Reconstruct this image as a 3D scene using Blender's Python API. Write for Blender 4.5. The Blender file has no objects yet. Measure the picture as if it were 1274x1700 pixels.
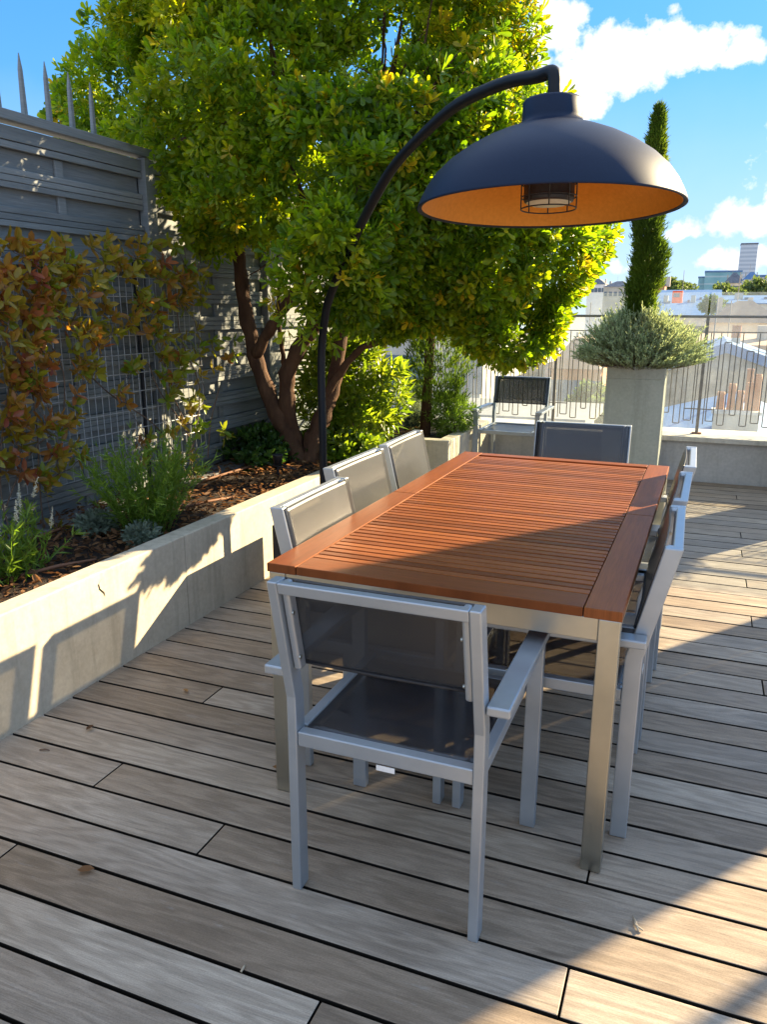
import bpy, bmesh, math, random
import numpy as np
from mathutils import Vector, Matrix

rng = np.random.default_rng(7)
random.seed(7)
scene = bpy.context.scene
COL = scene.collection
R = math.radians

# ------------------------------------------------------------------ camera
CAM = np.array([0, 0, 1.4465])
F, CX, CY = 1304.17, 637.0, 850.0
YAW, PITCH, ROLL = R(21.773), R(-14.585), R(0.118)
def cam_axes():
    cy, sy, cp, sp = math.cos(YAW), math.sin(YAW), math.cos(PITCH), math.sin(PITCH)
    f = np.array([-sy*cp, cy*cp, sp]); r = np.array([cy, sy, 0.]); u = np.cross(r, f)
    cr, sr = math.cos(ROLL), math.sin(ROLL)
    return cr*r+sr*u, -sr*r+cr*u, f
CR, CU, CF = cam_axes()
def ray(x, y):
    d = (x-CX)/F*CR-(y-CY)/F*CU+CF
    return d
def on(axis, val, x, y):
    """the place where a line of sight of the photograph meets a plane of the terrace"""
    d = ray(x, y); t = (val-CAM[axis])/d[axis]
    return CAM+t*d

cam_d = bpy.data.cameras.new('camera')
cam = bpy.data.objects.new('camera', cam_d); COL.objects.link(cam)
m = Matrix(((CR[0], CU[0], -CF[0], CAM[0]), (CR[1], CU[1], -CF[1], CAM[1]), (CR[2], CU[2], -CF[2], CAM[2]), (0, 0, 0, 1)))
cam.matrix_world = m
cam_d.sensor_fit = 'VERTICAL'; cam_d.sensor_height = 24.0; cam_d.lens = F/1700*24.0
cam_d.clip_end = 6000; cam_d.clip_start = 0.05
scene.camera = cam

# ------------------------------------------------------------------ helpers: objects
def tag(o, label=None, cat=None, group=None, kind=None):
    if label: o['label'] = label
    if cat: o['category'] = cat
    if group: o['group'] = group
    if kind: o['kind'] = kind
    return o
def empty(name, loc=(0, 0, 0), rz=0.0, label=None, cat=None, group=None):
    o = bpy.data.objects.new(name, None); COL.objects.link(o)
    o.location = loc; o.rotation_euler = (0, 0, rz); o.empty_display_size = .1
    return tag(o, label, cat, group)
def link(name, me, mat, parent=None, smooth=False):
    if mat: me.materials.append(mat)
    if smooth: me.polygons.foreach_set('use_smooth', np.ones(len(me.polygons), bool))
    o = bpy.data.objects.new(name, me); COL.objects.link(o)
    if parent: o.parent = parent
    return o
def copy_tree(o, parent=None):
    c = o.copy(); COL.objects.link(c); c.parent = parent
    for ch in list(o.children): copy_tree(ch, c)
    return c

class MB:
    """collects simple shapes into one mesh"""
    def __init__(s): s.v = []; s.f = []; s.t = []; s.cur = .5
    def add(s, v, f):
        s.t += [s.cur]*len(f)
        n = len(s.v); s.v += [tuple(map(float, p)) for p in v]; s.f += [tuple(n+i for i in q) for q in f]; return s
    def box(s, a, b, M=None):
        x0, y0, z0 = a; x1, y1, z1 = b
        v = [(x0,y0,z0),(x1,y0,z0),(x1,y1,z0),(x0,y1,z0),(x0,y0,z1),(x1,y0,z1),(x1,y1,z1),(x0,y1,z1)]
        if M is not None: v = [tuple(M @ Vector(p)) for p in v]
        return s.add(v, [(3,2,1,0),(4,5,6,7),(0,1,5,4),(1,2,6,5),(2,3,7,6),(3,0,4,7)])
    def prism(s, poly, z0, z1, axis='z'):
        n = len(poly)
        def P(p, h):
            if axis == 'z': return (p[0], p[1], h)
            if axis == 'x': return (h, p[0], p[1])
            return (p[0], h, p[1])
        v = [P(p, z0) for p in poly]+[P(p, z1) for p in poly]
        f = [tuple(range(n-1, -1, -1)), tuple(range(n, 2*n))]
        f += [(i, (i+1) % n, n+(i+1) % n, n+i) for i in range(n)]
        return s.add(v, f)
    def lathe(s, prof, n=32, c=(0, 0, 0), closed=False):
        v = []; f = []
        k = len(prof)
        for i in range(n):
            a = 2*math.pi*i/n
            for r, z in prof: v.append((c[0]+r*math.cos(a), c[1]+r*math.sin(a), c[2]+z))
        for i in range(n):
            j = (i+1) % n
            for q in range(k-1): f.append((i*k+q, j*k+q, j*k+q+1, i*k+q+1))
        return s.add(v, f)
    def tube(s, pts, rad, n=8, cap=True, flat=None):
        pts = [Vector(p) for p in pts]
        if not hasattr(rad, '__len__'): rad = [rad]*len(pts)
        v = []; f = []; up = None
        for i, p in enumerate(pts):
            t = (pts[min(i+1, len(pts)-1)]-pts[max(i-1, 0)]).normalized()
            if up is None:
                up = Vector((0, 0, 1)) if abs(t.z) < .9 else Vector((1, 0, 0))
            a = t.cross(up).normalized(); b = a.cross(t).normalized(); up = b
            for k in range(n):
                w = 2*math.pi*k/n
                v.append(p+(a*math.cos(w)+b*math.sin(w))*rad[i])
        for i in range(len(pts)-1):
            for k in range(n):
                f.append((i*n+k, i*n+(k+1) % n, (i+1)*n+(k+1) % n, (i+1)*n+k))
        if cap:
            f.append(tuple(range(n-1, -1, -1))); f.append(tuple(range((len(pts)-1)*n, len(pts)*n)))
        return s.add(v, f)
    def build(s, name, mat, parent=None, bevel=0, smooth=False, seg=2):
        me = bpy.data.meshes.new(name); me.from_pydata(s.v, [], s.f)
        a = me.attributes.new('tint', 'FLOAT', 'FACE'); a.data.foreach_set('value', np.array(s.t, np.float32))
        bm = bmesh.new(); bm.from_mesh(me); bmesh.ops.recalc_face_normals(bm, faces=bm.faces); bm.to_mesh(me); bm.free()
        o = link(name, me, mat, parent, smooth)
        if bevel:
            b = o.modifiers.new('bevel', 'BEVEL'); b.width = bevel; b.segments = seg; b.limit_method = 'ANGLE'; b.angle_limit = R(35)
        if bevel or smooth:
            pass
        return o
def crom(pts, n=6):
    """smooth curve through points given as rows of floats"""
    P = np.array(pts, float); out = []
    Q = np.vstack([2*P[0]-P[1], P, 2*P[-1]-P[-2]])
    for i in range(1, len(Q)-2):
        for k in range(n):
            t = k/n
            out.append(.5*((2*Q[i])+(-Q[i-1]+Q[i+1])*t+(2*Q[i-1]-5*Q[i]+4*Q[i+1]-Q[i+2])*t*t+(-Q[i-1]+3*Q[i]-3*Q[i+1]+Q[i+2])*t**3))
    out.append(P[-1]); return np.array(out)

def fast_mesh(name, V, Fc, tint=None):
    """big mesh of equal-sized faces from arrays, with an own colour value per face"""
    me = bpy.data.meshes.new(name); k = Fc.shape[1]
    me.vertices.add(len(V)); me.vertices.foreach_set('co', np.asarray(V, np.float32).ravel())
    me.loops.add(Fc.size); me.loops.foreach_set('vertex_index', Fc.astype(np.int32).ravel())
    me.polygons.add(len(Fc)); me.polygons.foreach_set('loop_start', np.arange(0, Fc.size, k, dtype=np.int32))
    if tint is not None:
        a = me.attributes.new('tint', 'FLOAT', 'FACE'); a.data.foreach_set('value', np.asarray(tint, np.float32))
    me.update(calc_edges=True); me.validate()
    return me
def unit(a): return a/np.maximum(np.linalg.norm(a, axis=-1, keepdims=True), 1e-9)

LEAF_OVAL = (np.array([(0,0,0),(.30,.40,.05),(.72,.36,.04),(1,0,-.04),(.72,-.36,.04),(.30,-.40,.05),(.45,0,-.06)]),
             np.array([(0,6,1),(1,6,2),(2,6,3),(3,6,4),(4,6,5),(5,6,0)]))
LEAF_OBOV = (np.array([(0,0,0),(.34,.22,.03),(.74,.42,.05),(.97,.20,0),(.97,-.20,0),(.74,-.42,.05),(.34,-.22,.03),(.55,0,-.05)]),
             np.array([(0,7,1),(1,7,2),(2,7,3),(3,7,4),(4,7,5),(5,7,6),(6,7,0)]))
LEAF_LANCE = (np.array([(0,0,0),(.38,.30,.05),(1,0,-.10),(.38,-.30,.05),(.42,0,-.05)]),
              np.array([(0,4,1),(1,4,2),(2,4,3),(3,4,0)]))
LEAF_BLADE = (np.array([(0,.5,0),(0,-.5,0),(.5,.4,.0),(.5,-.4,.0),(1,0,-.04)]),
              np.array([(0,1,3),(0,3,2),(2,3,4)]))
def leaves(pos, dirs, length, width, tint, tpl=LEAF_LANCE, up=None, twist=.5):
    """one leaf per row: base, direction, length, width"""
    T, TF = tpl; n = len(pos); d = unit(np.asarray(dirs, float))
    if up is None: up = np.tile([0, 0, 1.], (n, 1))
    up = up+rng.normal(0, twist, (n, 3))
    s = unit(np.cross(up, d)); u = np.cross(d, s)
    L = np.broadcast_to(np.asarray(length, float), (n,)); W = np.broadcast_to(np.asarray(width, float), (n,))
    V = (pos[:, None, :]+d[:, None, :]*(T[None, :, 0:1]*L[:, None, None])+s[:, None, :]*(T[None, :, 1:2]*W[:, None, None])
         + u[:, None, :]*(T[None, :, 2:3]*L[:, None, None])).reshape(-1, 3)
    Fc = (TF[None]+(np.arange(n)*len(T))[:, None, None]).reshape(-1, 3)
    return V, Fc, np.repeat(np.broadcast_to(np.asarray(tint, float), (n,)), len(TF))
def merge(parts):
    V = []; Fa = []; T = []; o = 0
    for v, f, t in parts: V.append(v); Fa.append(f+o); T.append(t); o += len(v)
    return np.vstack(V), np.vstack(Fa), np.concatenate(T)
def rosettes(c, axis, n, L, W, tint, lo=25, hi=80, tpl=LEAF_OVAL, jit=.15):
    N = len(c); axis = unit(axis)
    a = unit(np.cross(axis, rng.normal(0, 1, (N, 3)))); b = np.cross(axis, a)
    ph = (np.arange(n)*2.399)[None]+rng.uniform(0, 6.28, (N, 1))
    th = np.radians(np.linspace(lo, hi, n))[None]+rng.normal(0, jit, (N, n))
    d = axis[:, None]*np.cos(th)[..., None]+(a[:, None]*np.cos(ph)[..., None]+b[:, None]*np.sin(ph)[..., None])*np.sin(th)[..., None]
    L = np.repeat(np.broadcast_to(np.asarray(L, float), (N,)), n); W = np.repeat(np.broadcast_to(np.asarray(W, float), (N,)), n)
    pos = np.repeat(c, n, 0)+axis.repeat(n, 0)*np.tile(np.linspace(.3, -.3, n), N)[:, None]*L[:, None]
    ll = L*rng.uniform(.7, 1.15, N*n); ww = W*rng.uniform(.8, 1.15, N*n)
    tt = np.repeat(tint, n)+rng.normal(0, .07, N*n)
    return leaves(pos, d.reshape(-1, 3), ll, ww, tt, tpl, up=axis.repeat(n, 0), twist=.15)

# ------------------------------------------------------------------ helpers: materials
class NT:
    def __init__(s, name):
        s.m = bpy.data.materials.new(name); s.m.use_nodes = True
        s.t = s.m.node_tree; s.t.nodes.clear()
        s.out = s.t.nodes.new('ShaderNodeOutputMaterial')
    def n(s, typ, **kw):
        o = s.t.nodes.new('ShaderNode'+typ)
        for k, v in kw.items():
            if k.startswith('i_'):
                o.inputs[k[2:].replace('_', ' ')].default_value = v
            else: setattr(o, k, v)
        return o
    def l(s, a, b): s.t.links.new(a, b)
    def obj(s, scale=(1, 1, 1), loc=(0, 0, 0)):
        tc = s.n('TexCoord'); mp = s.n('Mapping'); mp.inputs['Scale'].default_value = scale; mp.inputs['Location'].default_value = loc
        s.l(tc.outputs['Object'], mp.inputs['Vector']); return mp.outputs['Vector']
    def noise(s, vec, scale, detail=4, rough=.55, dist=0):
        o = s.n('TexNoise'); o.inputs['Scale'].default_value = scale; o.inputs['Detail'].default_value = detail
        o.inputs['Roughness'].default_value = rough; o.inputs['Distortion'].default_value = dist
        if vec is not None: s.l(vec, o.inputs['Vector'])
        return o.outputs['Fac']
    def ramp(s, fac, stops, interp='LINEAR'):
        o = s.n('ValToRGB'); o.color_ramp.interpolation = interp
        e = o.color_ramp.elements
        while len(e) < len(stops): e.new(.5)
        for q, (p, c) in zip(e, stops): q.position = p; q.color = (*c, 1) if len(c) == 3 else c
        s.l(fac, o.inputs['Fac']); return o.outputs['Color']
    def mix(s, fac, a, b, mode='MIX'):
        o = s.n('Mix', data_type='RGBA', blend_type=mode)
        for idx, v in ((0, fac), (6, a), (7, b)):
            if hasattr(v, 'node'): s.l(v, o.inputs[idx])
            elif idx == 0: o.inputs[0].default_value = v
            else: o.inputs[idx].default_value = (*v, 1)
        return o.outputs[2]
    def math(s, op, a, b=0.0):
        o = s.n('Math', operation=op)
        for i, v in enumerate((a, b)):
            if hasattr(v, 'node'): s.l(v, o.inputs[i])
            else: o.inputs[i].default_value = v
        return o.outputs[0]
    def attr(s, name):
        o = s.n('Attribute'); o.attribute_name = name; return o.outputs['Fac']
    def principled(s, col, rough=.5, metal=0., spec=.5, bump=None, bs=.2, bd=.01):
        p = s.n('BsdfPrincipled')
        if hasattr(col, 'node'): s.l(col, p.inputs['Base Color'])
        else: p.inputs['Base Color'].default_value = (*col, 1)
        if hasattr(rough, 'node'): s.l(rough, p.inputs['Roughness'])
        else: p.inputs['Roughness'].default_value = rough
        p.inputs['Metallic'].default_value = metal; p.inputs['Specular IOR Level'].default_value = spec
        if bump is not None:
            b = s.n('Bump'); b.inputs['Strength'].default_value = bs; b.inputs['Distance'].default_value = bd
            s.l(bump, b.inputs['Height']); s.l(b.outputs[0], p.inputs['Normal'])
        return p
    def done(s, sh):
        s.l(sh.outputs[0] if hasattr(sh, 'outputs') else sh, s.out.inputs['Surface']); return s.m

def mottled(name, c0, c1, scale=6, rough=.7, metal=0, spec=.4, bs=.1, bd=.004, stretch=(1, 1, 1), lo=.35, hi=.65, fine=None):
    t = NT(name); v = t.obj(stretch)
    f = t.noise(v, scale, 6, .6); c = t.ramp(f, [(lo, c0), (hi, c1)])
    f2 = t.noise(v, fine or scale*9, 4, .6)
    c = t.mix(.25, c, t.ramp(f2, [(.3, (.35,)*3), (.7, (.65,)*3)]), 'OVERLAY')
    return t.done(t.principled(c, rough, metal, spec, f2, bs, bd))
def leafmat(name, stops, trans, tfac=.45, rough=.38, spec=.45, hue=6.):
    t = NT(name); a = t.attr('tint'); v = t.obj()
    c = t.ramp(a, stops)
    nz = t.noise(v, hue, 3); c = t.mix(.35, c, t.ramp(nz, [(.3, (.35,)*3), (.7, (.68,)*3)]), 'OVERLAY')
    p = t.principled(c, rough, 0, spec)
    tr = t.n('BsdfTranslucent'); tc = t.mix(1., c, trans, 'MULTIPLY')
    g = t.n('Mix', data_type='RGBA'); 
    t.l(tc, tr.inputs['Color'])
    ms = t.n('MixShader'); ms.inputs[0].default_value = tfac
    t.l(p.outputs[0], ms.inputs[1]); t.l(tr.outputs[0], ms.inputs[2])
    t.t.nodes.remove(g)
    return t.done(ms)

def deck_material():
    t = NT('weathered_deck_wood'); tc = t.n('TexCoord'); rnd = t.attr('tint')
    sep = t.n('SeparateXYZ'); t.l(tc.outputs['Object'], sep.inputs[0])
    off = t.math('MULTIPLY', rnd, 53.0)
    cmb = t.n('CombineXYZ'); t.l(t.math('ADD', sep.outputs['X'], off), cmb.inputs[0]); t.l(sep.outputs['Y'], cmb.inputs[1]); t.l(off, cmb.inputs[2])
    def mp(sc):
        m_ = t.n('Mapping'); m_.inputs['Scale'].default_value = sc; t.l(cmb.outputs[0], m_.inputs['Vector']); return m_.outputs['Vector']
    warp = t.noise(mp((.9, 6, 1)), 1.4, 3, .5)
    # long cathedral grain: rings of a warped field
    ring = t.math('SINE', t.math('MULTIPLY', t.math('ADD', warp, t.math('MULTIPLY', t.noise(mp((.8, 30, 1)), 2, 2), .035)), 62.0))
    ring = t.math('MULTIPLY_ADD', ring, .5); ring.node.inputs[2].default_value = .5
    fine = t.noise(mp((7, 150, 1)), 2.2, 5, .65)
    streak = t.noise(mp((1.5, 26, 1)), 2.0, 4, .6)
    blot = t.noise(mp((1.3, 3, 1)), 1.6, 4, .6)
    base = t.ramp(rnd, [(0, (.23, .178, .128)), (.3, (.315, .252, .188)), (.6, (.25, .216, .178)), (.8, (.32, .268, .212)), (1, (.38, .318, .245))])
    c = t.mix(.36, base, t.ramp(ring, [(.1, (.31, .29, .27)), (.9, (.64, .63, .62))]), 'OVERLAY')
    c = t.mix(.42, c, t.ramp(fine, [(.32, (.28,)*3), (.68, (.72,)*3)]), 'OVERLAY')
    c = t.mix(.30, c, t.ramp(streak, [(.3, (.36, .35, .34)), (.7, (.64, .64, .63))]), 'OVERLAY')
    c = t.mix(.6, c, t.ramp(blot, [(.3, (.36, .34, .32)), (.7, (.66, .66, .66))]), 'OVERLAY')
    wx = t.noise(mp((.7, 2.2, 1)), 1.1, 5, .6)
    c = t.mix(t.math('MULTIPLY', t.ramp(wx, [(.45, (0, 0, 0)), (.7, (1, 1, 1))]), .5), c, t.mix(.5, c, (.26, .185, .12)))
    pores = t.noise(mp((9, 210, 1)), 3.0, 3, .6)
    c = t.mix(t.math('MULTIPLY', t.ramp(pores, [(.62, (0, 0, 0)), (.74, (1, 1, 1))]), .52), c, (.085, .068, .055))
    speck = t.noise(mp((120, 190, 1)), 2.0, 3, .7)
    c = t.mix(.30, c, t.ramp(speck, [(.30, (.25,)*3), (.70, (.75,)*3)]), 'OVERLAY')
    kv = t.n('TexVoronoi'); kv.inputs['Scale'].default_value = 1.0; t.l(mp((1.15, 5.2, 1)), kv.inputs['Vector'])
    kn = t.math('ADD', kv.outputs['Distance'], t.math('MULTIPLY', t.noise(mp((20, 60, 1)), 1.2, 3), .05))
    c = t.mix(t.math('MULTIPLY', t.ramp(kn, [(.045, (1, 1, 1)), (.085, (0, 0, 0))]), .5), c, (.10, .072, .05))
    pale = t.ramp(t.noise(mp((3.2, 16, 1)), 2.6, 6, .72), [(.60, (0, 0, 0)), (.75, (1, 1, 1))])
    c = t.mix(t.math('MULTIPLY', pale, .30), c, (.45, .43, .40))
    # damp spots
    vs = t.n('TexVoronoi'); vs.inputs['Scale'].default_value = 1.1; t.l(tc.outputs['Object'], vs.inputs['Vector'])
    sp = t.math('ADD', vs.outputs['Distance'], t.math('MULTIPLY', t.noise(tc.outputs['Object'], 22, 4), .12))
    spot = t.ramp(sp, [(.085, (1, 1, 1)), (.11, (0, 0, 0))])
    c = t.mix(t.math('MULTIPLY', spot, .35), c, (.09, .07, .055))
    tcn = t.n('SeparateXYZ'); t.l(tc.outputs['Normal'], tcn.inputs[0])   # board sides blackened to paint shade into the gaps
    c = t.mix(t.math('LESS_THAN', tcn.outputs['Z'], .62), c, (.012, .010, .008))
    h = t.math('ADD', t.math('MULTIPLY', fine, .6), t.math('MULTIPLY', ring, .25))
    rr = t.ramp(blot, [(.3, (.48,)*3), (.7, (.68,)*3)])
    return t.done(t.principled(c, rr, 0, .22, h, .35, .0025))
def table_wood():
    t = NT('red_hardwood'); tc = t.n('TexCoord'); rnd = t.attr('tint')
    sep = t.n('SeparateXYZ'); t.l(tc.outputs['Object'], sep.inputs[0]); off = t.math('MULTIPLY', rnd, 37.0)
    # boards whose tint is under zero run along the table, the others across it
    run = t.math('LESS_THAN', rnd, 0.0)
    cmb = t.n('CombineXYZ')
    mx = t.n('Mix', data_type='FLOAT'); my = t.n('Mix', data_type='FLOAT')
    t.l(run, mx.inputs[0]); t.l(sep.outputs['X'], mx.inputs[2]); t.l(sep.outputs['Y'], mx.inputs[3])
    t.l(run, my.inputs[0]); t.l(sep.outputs['Y'], my.inputs[2]); t.l(sep.outputs['X'], my.inputs[3])
    t.l(t.math('ADD', mx.outputs[0], off), cmb.inputs[0]); t.l(my.outputs[0], cmb.inputs[1]); t.l(off, cmb.inputs[2])
    def mp(sc):
        m_ = t.n('Mapping'); m_.inputs['Scale'].default_value = sc; t.l(cmb.outputs[0], m_.inputs['Vector']); return m_.outputs['Vector']
    g = t.noise(mp((2.5, 40, 1)), 2.2, 5, .62); g2 = t.noise(mp((6, 190, 1)), 2, 4, .6); b = t.noise(mp((1.5, 8, 1)), 2, 3)
    base = t.ramp(t.math('ABSOLUTE', rnd), [(0, (.115, .033, .010)), (.5, (.195, .055, .015)), (1, (.285, .090, .025))])
    c = t.mix(.5, base, t.ramp(g, [(.3, (.3, .28, .28)), (.7, (.7, .68, .66))]), 'OVERLAY')
    c = t.mix(.4, c, t.ramp(g2, [(.3, (.3,)*3), (.7, (.7,)*3)]), 'OVERLAY')
    c = t.mix(.07, c, t.ramp(b, [(.35, (.20, .12, .09)), (.65, (.36, .20, .12))]))
    p = t.principled(c, .42, 0, .20, g2, .3, .0015); p.inputs['Specular Tint'].default_value = (1.0, .50, .20, 1)
    return t.done(p)
def steel(name, c0, c1, rough=.32):
    t = NT(name); v = t.obj((60, 60, .8)); f = t.noise(v, 4, 4, .6); w = t.noise(t.obj(), 5, 4)
    c = t.ramp(w, [(.3, c0), (.7, c1)]); r = t.math('MULTIPLY_ADD', f, .22); r.node.inputs[2].default_value = rough-.1
    return t.done(t.principled(c, r, 1., .5, f, .08, .001))
def alu_paint():
    t = NT('silver_paint'); v = t.obj(); f = t.noise(v, 900, 2, .5); w = t.noise(v, 7, 4)
    c = t.ramp(w, [(.3, (.33, .36, .385)), (.7, (.40, .43, .455))])
    p = t.principled(c, .36, .55, .5, f, .06, .0006)
    return t.done(p)
def sling(name, c0, c1, open_=.22):
    t = NT(name); tc = t.n('TexCoord')
    wv = t.n('TexNoise'); wv.inputs['Scale'].default_value = 420; t.l(tc.outputs['Object'], wv.inputs['Vector'])
    w = t.noise(tc.outputs['Object'], 9, 3)
    c = t.mix(.5, t.ramp(w, [(.3, c0), (.7, c1)]), t.ramp(wv.outputs['Fac'], [(.35, (.3,)*3), (.65, (.7,)*3)]), 'OVERLAY')
    p = t.principled(c, .33, 0, .95, wv.outputs['Fac'], .25, .0008)
    tr = t.n('BsdfTransparent'); ms = t.n('MixShader'); ms.inputs[0].default_value = open_
    t.l(p.outputs[0], ms.inputs[1]); t.l(tr.outputs[0], ms.inputs[2])
    return t.done(ms)
def glass(name, veil=.055):
    t = NT(name); tr = t.n('BsdfTransparent'); tr.inputs[0].default_value = (.93, .97, .98, 1)
    gl = t.n('BsdfGlossy'); gl.inputs['Roughness'].default_value = .03
    lw = t.n('LayerWeight'); fr = t.math('MULTIPLY_ADD', t.math('POWER', lw.outputs['Facing'], 4.0), .45).node; fr.inputs[2].default_value = .03
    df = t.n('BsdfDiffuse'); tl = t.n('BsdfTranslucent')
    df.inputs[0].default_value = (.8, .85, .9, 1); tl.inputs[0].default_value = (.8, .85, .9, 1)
    v = t.obj((1, 1, .5)); dirt_haze = t.ramp(t.noise(v, 3, 5, .65), [(.35, (veil*.5,)*3), (.7, (veil*1.5,)*3)])  # film of dirt that also paints a pale haze over the view
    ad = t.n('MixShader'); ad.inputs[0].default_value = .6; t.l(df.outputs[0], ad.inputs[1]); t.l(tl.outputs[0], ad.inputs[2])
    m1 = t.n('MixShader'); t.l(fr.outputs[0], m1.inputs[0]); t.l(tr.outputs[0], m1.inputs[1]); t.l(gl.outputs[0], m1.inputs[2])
    m2 = t.n('MixShader'); t.l(dirt_haze, m2.inputs[0]); t.l(m1.outputs[0], m2.inputs[1]); t.l(ad.outputs[0], m2.inputs[2])
    return t.done(m2)
def concrete(name, c0, c1, joints=(), stain=.25):
    t = NT(name); v = t.obj(); sep = t.n('SeparateXYZ'); tc = t.n('TexCoord'); t.l(tc.outputs['Object'], sep.inputs[0])
    f = t.noise(v, 3.2, 7, .65); c = t.ramp(f, [(.3, c0), (.7, c1)])
    f2 = t.noise(v, 45, 5, .65); c = t.mix(.35, c, t.ramp(f2, [(.3, (.36,)*3), (.7, (.64,)*3)]), 'OVERLAY')
    drip = t.noise(t.obj((14, 14, 1.1)), 1.2, 5, .6)
    c = t.mix(t.math('MULTIPLY', t.ramp(drip, [(.52, (0, 0, 0)), (.72, (1, 1, 1))]), stain), c, tuple(x*.52 for x in c0))
    och = t.ramp(t.noise(v, 1.7, 5, .7), [(.60, (0, 0, 0)), (.72, (1, 1, 1))])
    c = t.mix(t.math('MULTIPLY', och, .22), c, (.46, .33, .17))
    for ax, val in joints:
        d = t.math('LESS_THAN', t.math('ABSOLUTE', t.math('SUBTRACT', sep.outputs[ax], val)), .0018)
        c = t.mix(t.math('MULTIPLY', d, .55), c, (.10, .09, .075))
    pit = t.n('TexVoronoi'); pit.inputs['Scale'].default_value = 60; t.l(tc.outputs['Object'], pit.inputs['Vector'])
    h = t.math('ADD', f2, t.math('MULTIPLY', t.ramp(pit.outputs['Distance'], [(0, (0, 0, 0)), (.12, (1, 1, 1))]), .3))
    return t.done(t.principled(c, .8, 0, .3, h, .18, .003))

MAT = {}
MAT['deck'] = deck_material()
MAT['table'] = table_wood()
MAT['steel'] = steel('brushed_steel', (.36, .355, .31), (.47, .46, .40))
MAT['alu'] = alu_paint()
MAT['sling_dark'] = sling('dark_mesh_fabric', (.007, .009, .014), (.014, .016, .022), .28)
MAT['sling_lit'] = sling('mesh_fabric_lit_copy', (.15, .148, .142), (.20, .197, .188), .14)  # unused pale copy of the mesh, coloured to stand for sunlit backs
MAT['hem'] = mottled('black_hem', (.015, .015, .018), (.03, .03, .034), 30, .6)
MAT['under'] = mottled('dark_bearers', (.006, .005, .004), (.014, .012, .010), 8, .9)
MAT['planter'] = concrete('pale_render', (.47, .405, .30), (.60, .525, .40), joints=((1, 2.86), (0, -1.955)), stain=.42)
MAT['parapet'] = concrete('grey_render', (.40, .375, .34), (.49, .465, .43))
MAT['coping'] = concrete('stone_coping', (.46, .42, .35), (.60, .55, .47), joints=((0, 1.2), (0, -.8)), stain=.5)
MAT['pillar'] = concrete('fibre_cement', (.37, .375, .31), (.46, .46, .385), stain=.35)
MAT['lamp'] = mottled('anthracite_paint', (.003, .010, .029), (.005, .014, .038), 300, .5, .0, .22, .05, .0005)
MAT['arm'] = mottled('black_paint', (.006, .007, .009), (.009, .010, .013), 300, .45, .0, .25, .05, .0005)
MAT['gold'] = mottled('gold_paint', (.58, .235, .025), (.66, .275, .032), 80, .5, .2, .3, .04, .0005)
MAT['black'] = mottled('black_plastic', (.012, .012, .014), (.025, .025, .028), 40, .45)
MAT['bulb'] = mottled('frosted_lens', (.55, .56, .42), (.62, .62, .5), 40, .4)
MAT['iron'] = mottled('grey_iron', (.19, .175, .16), (.27, .245, .22), 25, .55, .3, .4)
MAT['rust'] = mottled('rusty_iron', (.14, .065, .035), (.22, .10, .05), 25, .75)
MAT['wire'] = mottled('galvanised_wire', (.38, .39, .40), (.5, .51, .52), 30, .45, .4)
MAT['tag'] = mottled('white_tag', (.7, .7, .68), (.78, .78, .76), 30, .6)
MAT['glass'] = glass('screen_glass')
def fence_mat():
    t = NT('grey_stained_wood'); tc = t.n('TexCoord'); rnd = t.attr('tint')
    off = t.math('MULTIPLY', rnd, 31.0); sep = t.n('SeparateXYZ'); t.l(tc.outputs['Object'], sep.inputs[0])
    cmb = t.n('CombineXYZ'); t.l(off, cmb.inputs[0]); t.l(t.math('ADD', sep.outputs['Y'], off), cmb.inputs[1]); t.l(sep.outputs['Z'], cmb.inputs[2])
    def mp(sc):
        m_ = t.n('Mapping'); m_.inputs['Scale'].default_value = sc; t.l(cmb.outputs[0], m_.inputs['Vector']); return m_.outputs['Vector']
    g = t.noise(mp((1, 3, 90)), 2, 5, .6); b = t.noise(mp((1, 2, 8)), 2, 4, .6)
    base = t.ramp(rnd, [(0, (.15, .165, .17)), (1, (.225, .24, .24))])
    c = t.mix(.5, base, t.ramp(g, [(.3, (.32,)*3), (.7, (.68,)*3)]), 'OVERLAY')
    c = t.mix(.35, c, t.ramp(b, [(.3, (.36, .38, .36)), (.7, (.64, .62, .60))]), 'OVERLAY')
    return t.done(t.principled(c, .62, 0, .35, g, .3, .003))
MAT['fence'] = fence_mat()
MAT['bark'] = (lambda: (lambda t: (lambda g, w: t.done(t.principled(
    t.mix(.5, t.ramp(w, [(.3, (.050, .024, .013)), (.7, (.115, .060, .032))]), t.ramp(g, [(.3, (.3,)*3), (.7, (.72,)*3)]), 'OVERLAY'),
    .85, 0, .25, g, .9, .012)))(t.noise(t.obj((9, 9, 2.2)), 6, 6, .7), t.noise(t.obj((4, 4, 1.5)), 3, 4)))(NT('brown_bark')))()
MAT['soil'] = mottled('dark_soil', (.018, .012, .009), (.05, .033, .022), 18, .95, bs=.8, bd=.02)
MAT['plank'] = mottled('edging_plank', (.10, .10, .105), (.16, .16, .16), 6, .7, stretch=(8, 1, 1))
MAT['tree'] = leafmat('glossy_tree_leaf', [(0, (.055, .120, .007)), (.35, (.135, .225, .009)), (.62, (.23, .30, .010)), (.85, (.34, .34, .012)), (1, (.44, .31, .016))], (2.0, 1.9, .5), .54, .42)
MAT['vine'] = leafmat('copper_vine_leaf', [(0, (.26, .060, .055)), (.22, (.31, .11, .035)), (.45, (.30, .18, .025)), (.7, (.24, .23, .020)), (1, (.14, .23, .018))], (2.2, 2.0, 1.0), .40, .34)
MAT['laurel'] = leafmat('laurel_leaf', [(0, (.07, .13, .012)), (.5, (.13, .20, .018)), (1, (.22, .26, .026))], (2.3, 2.2, .8), .5, .36)
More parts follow.
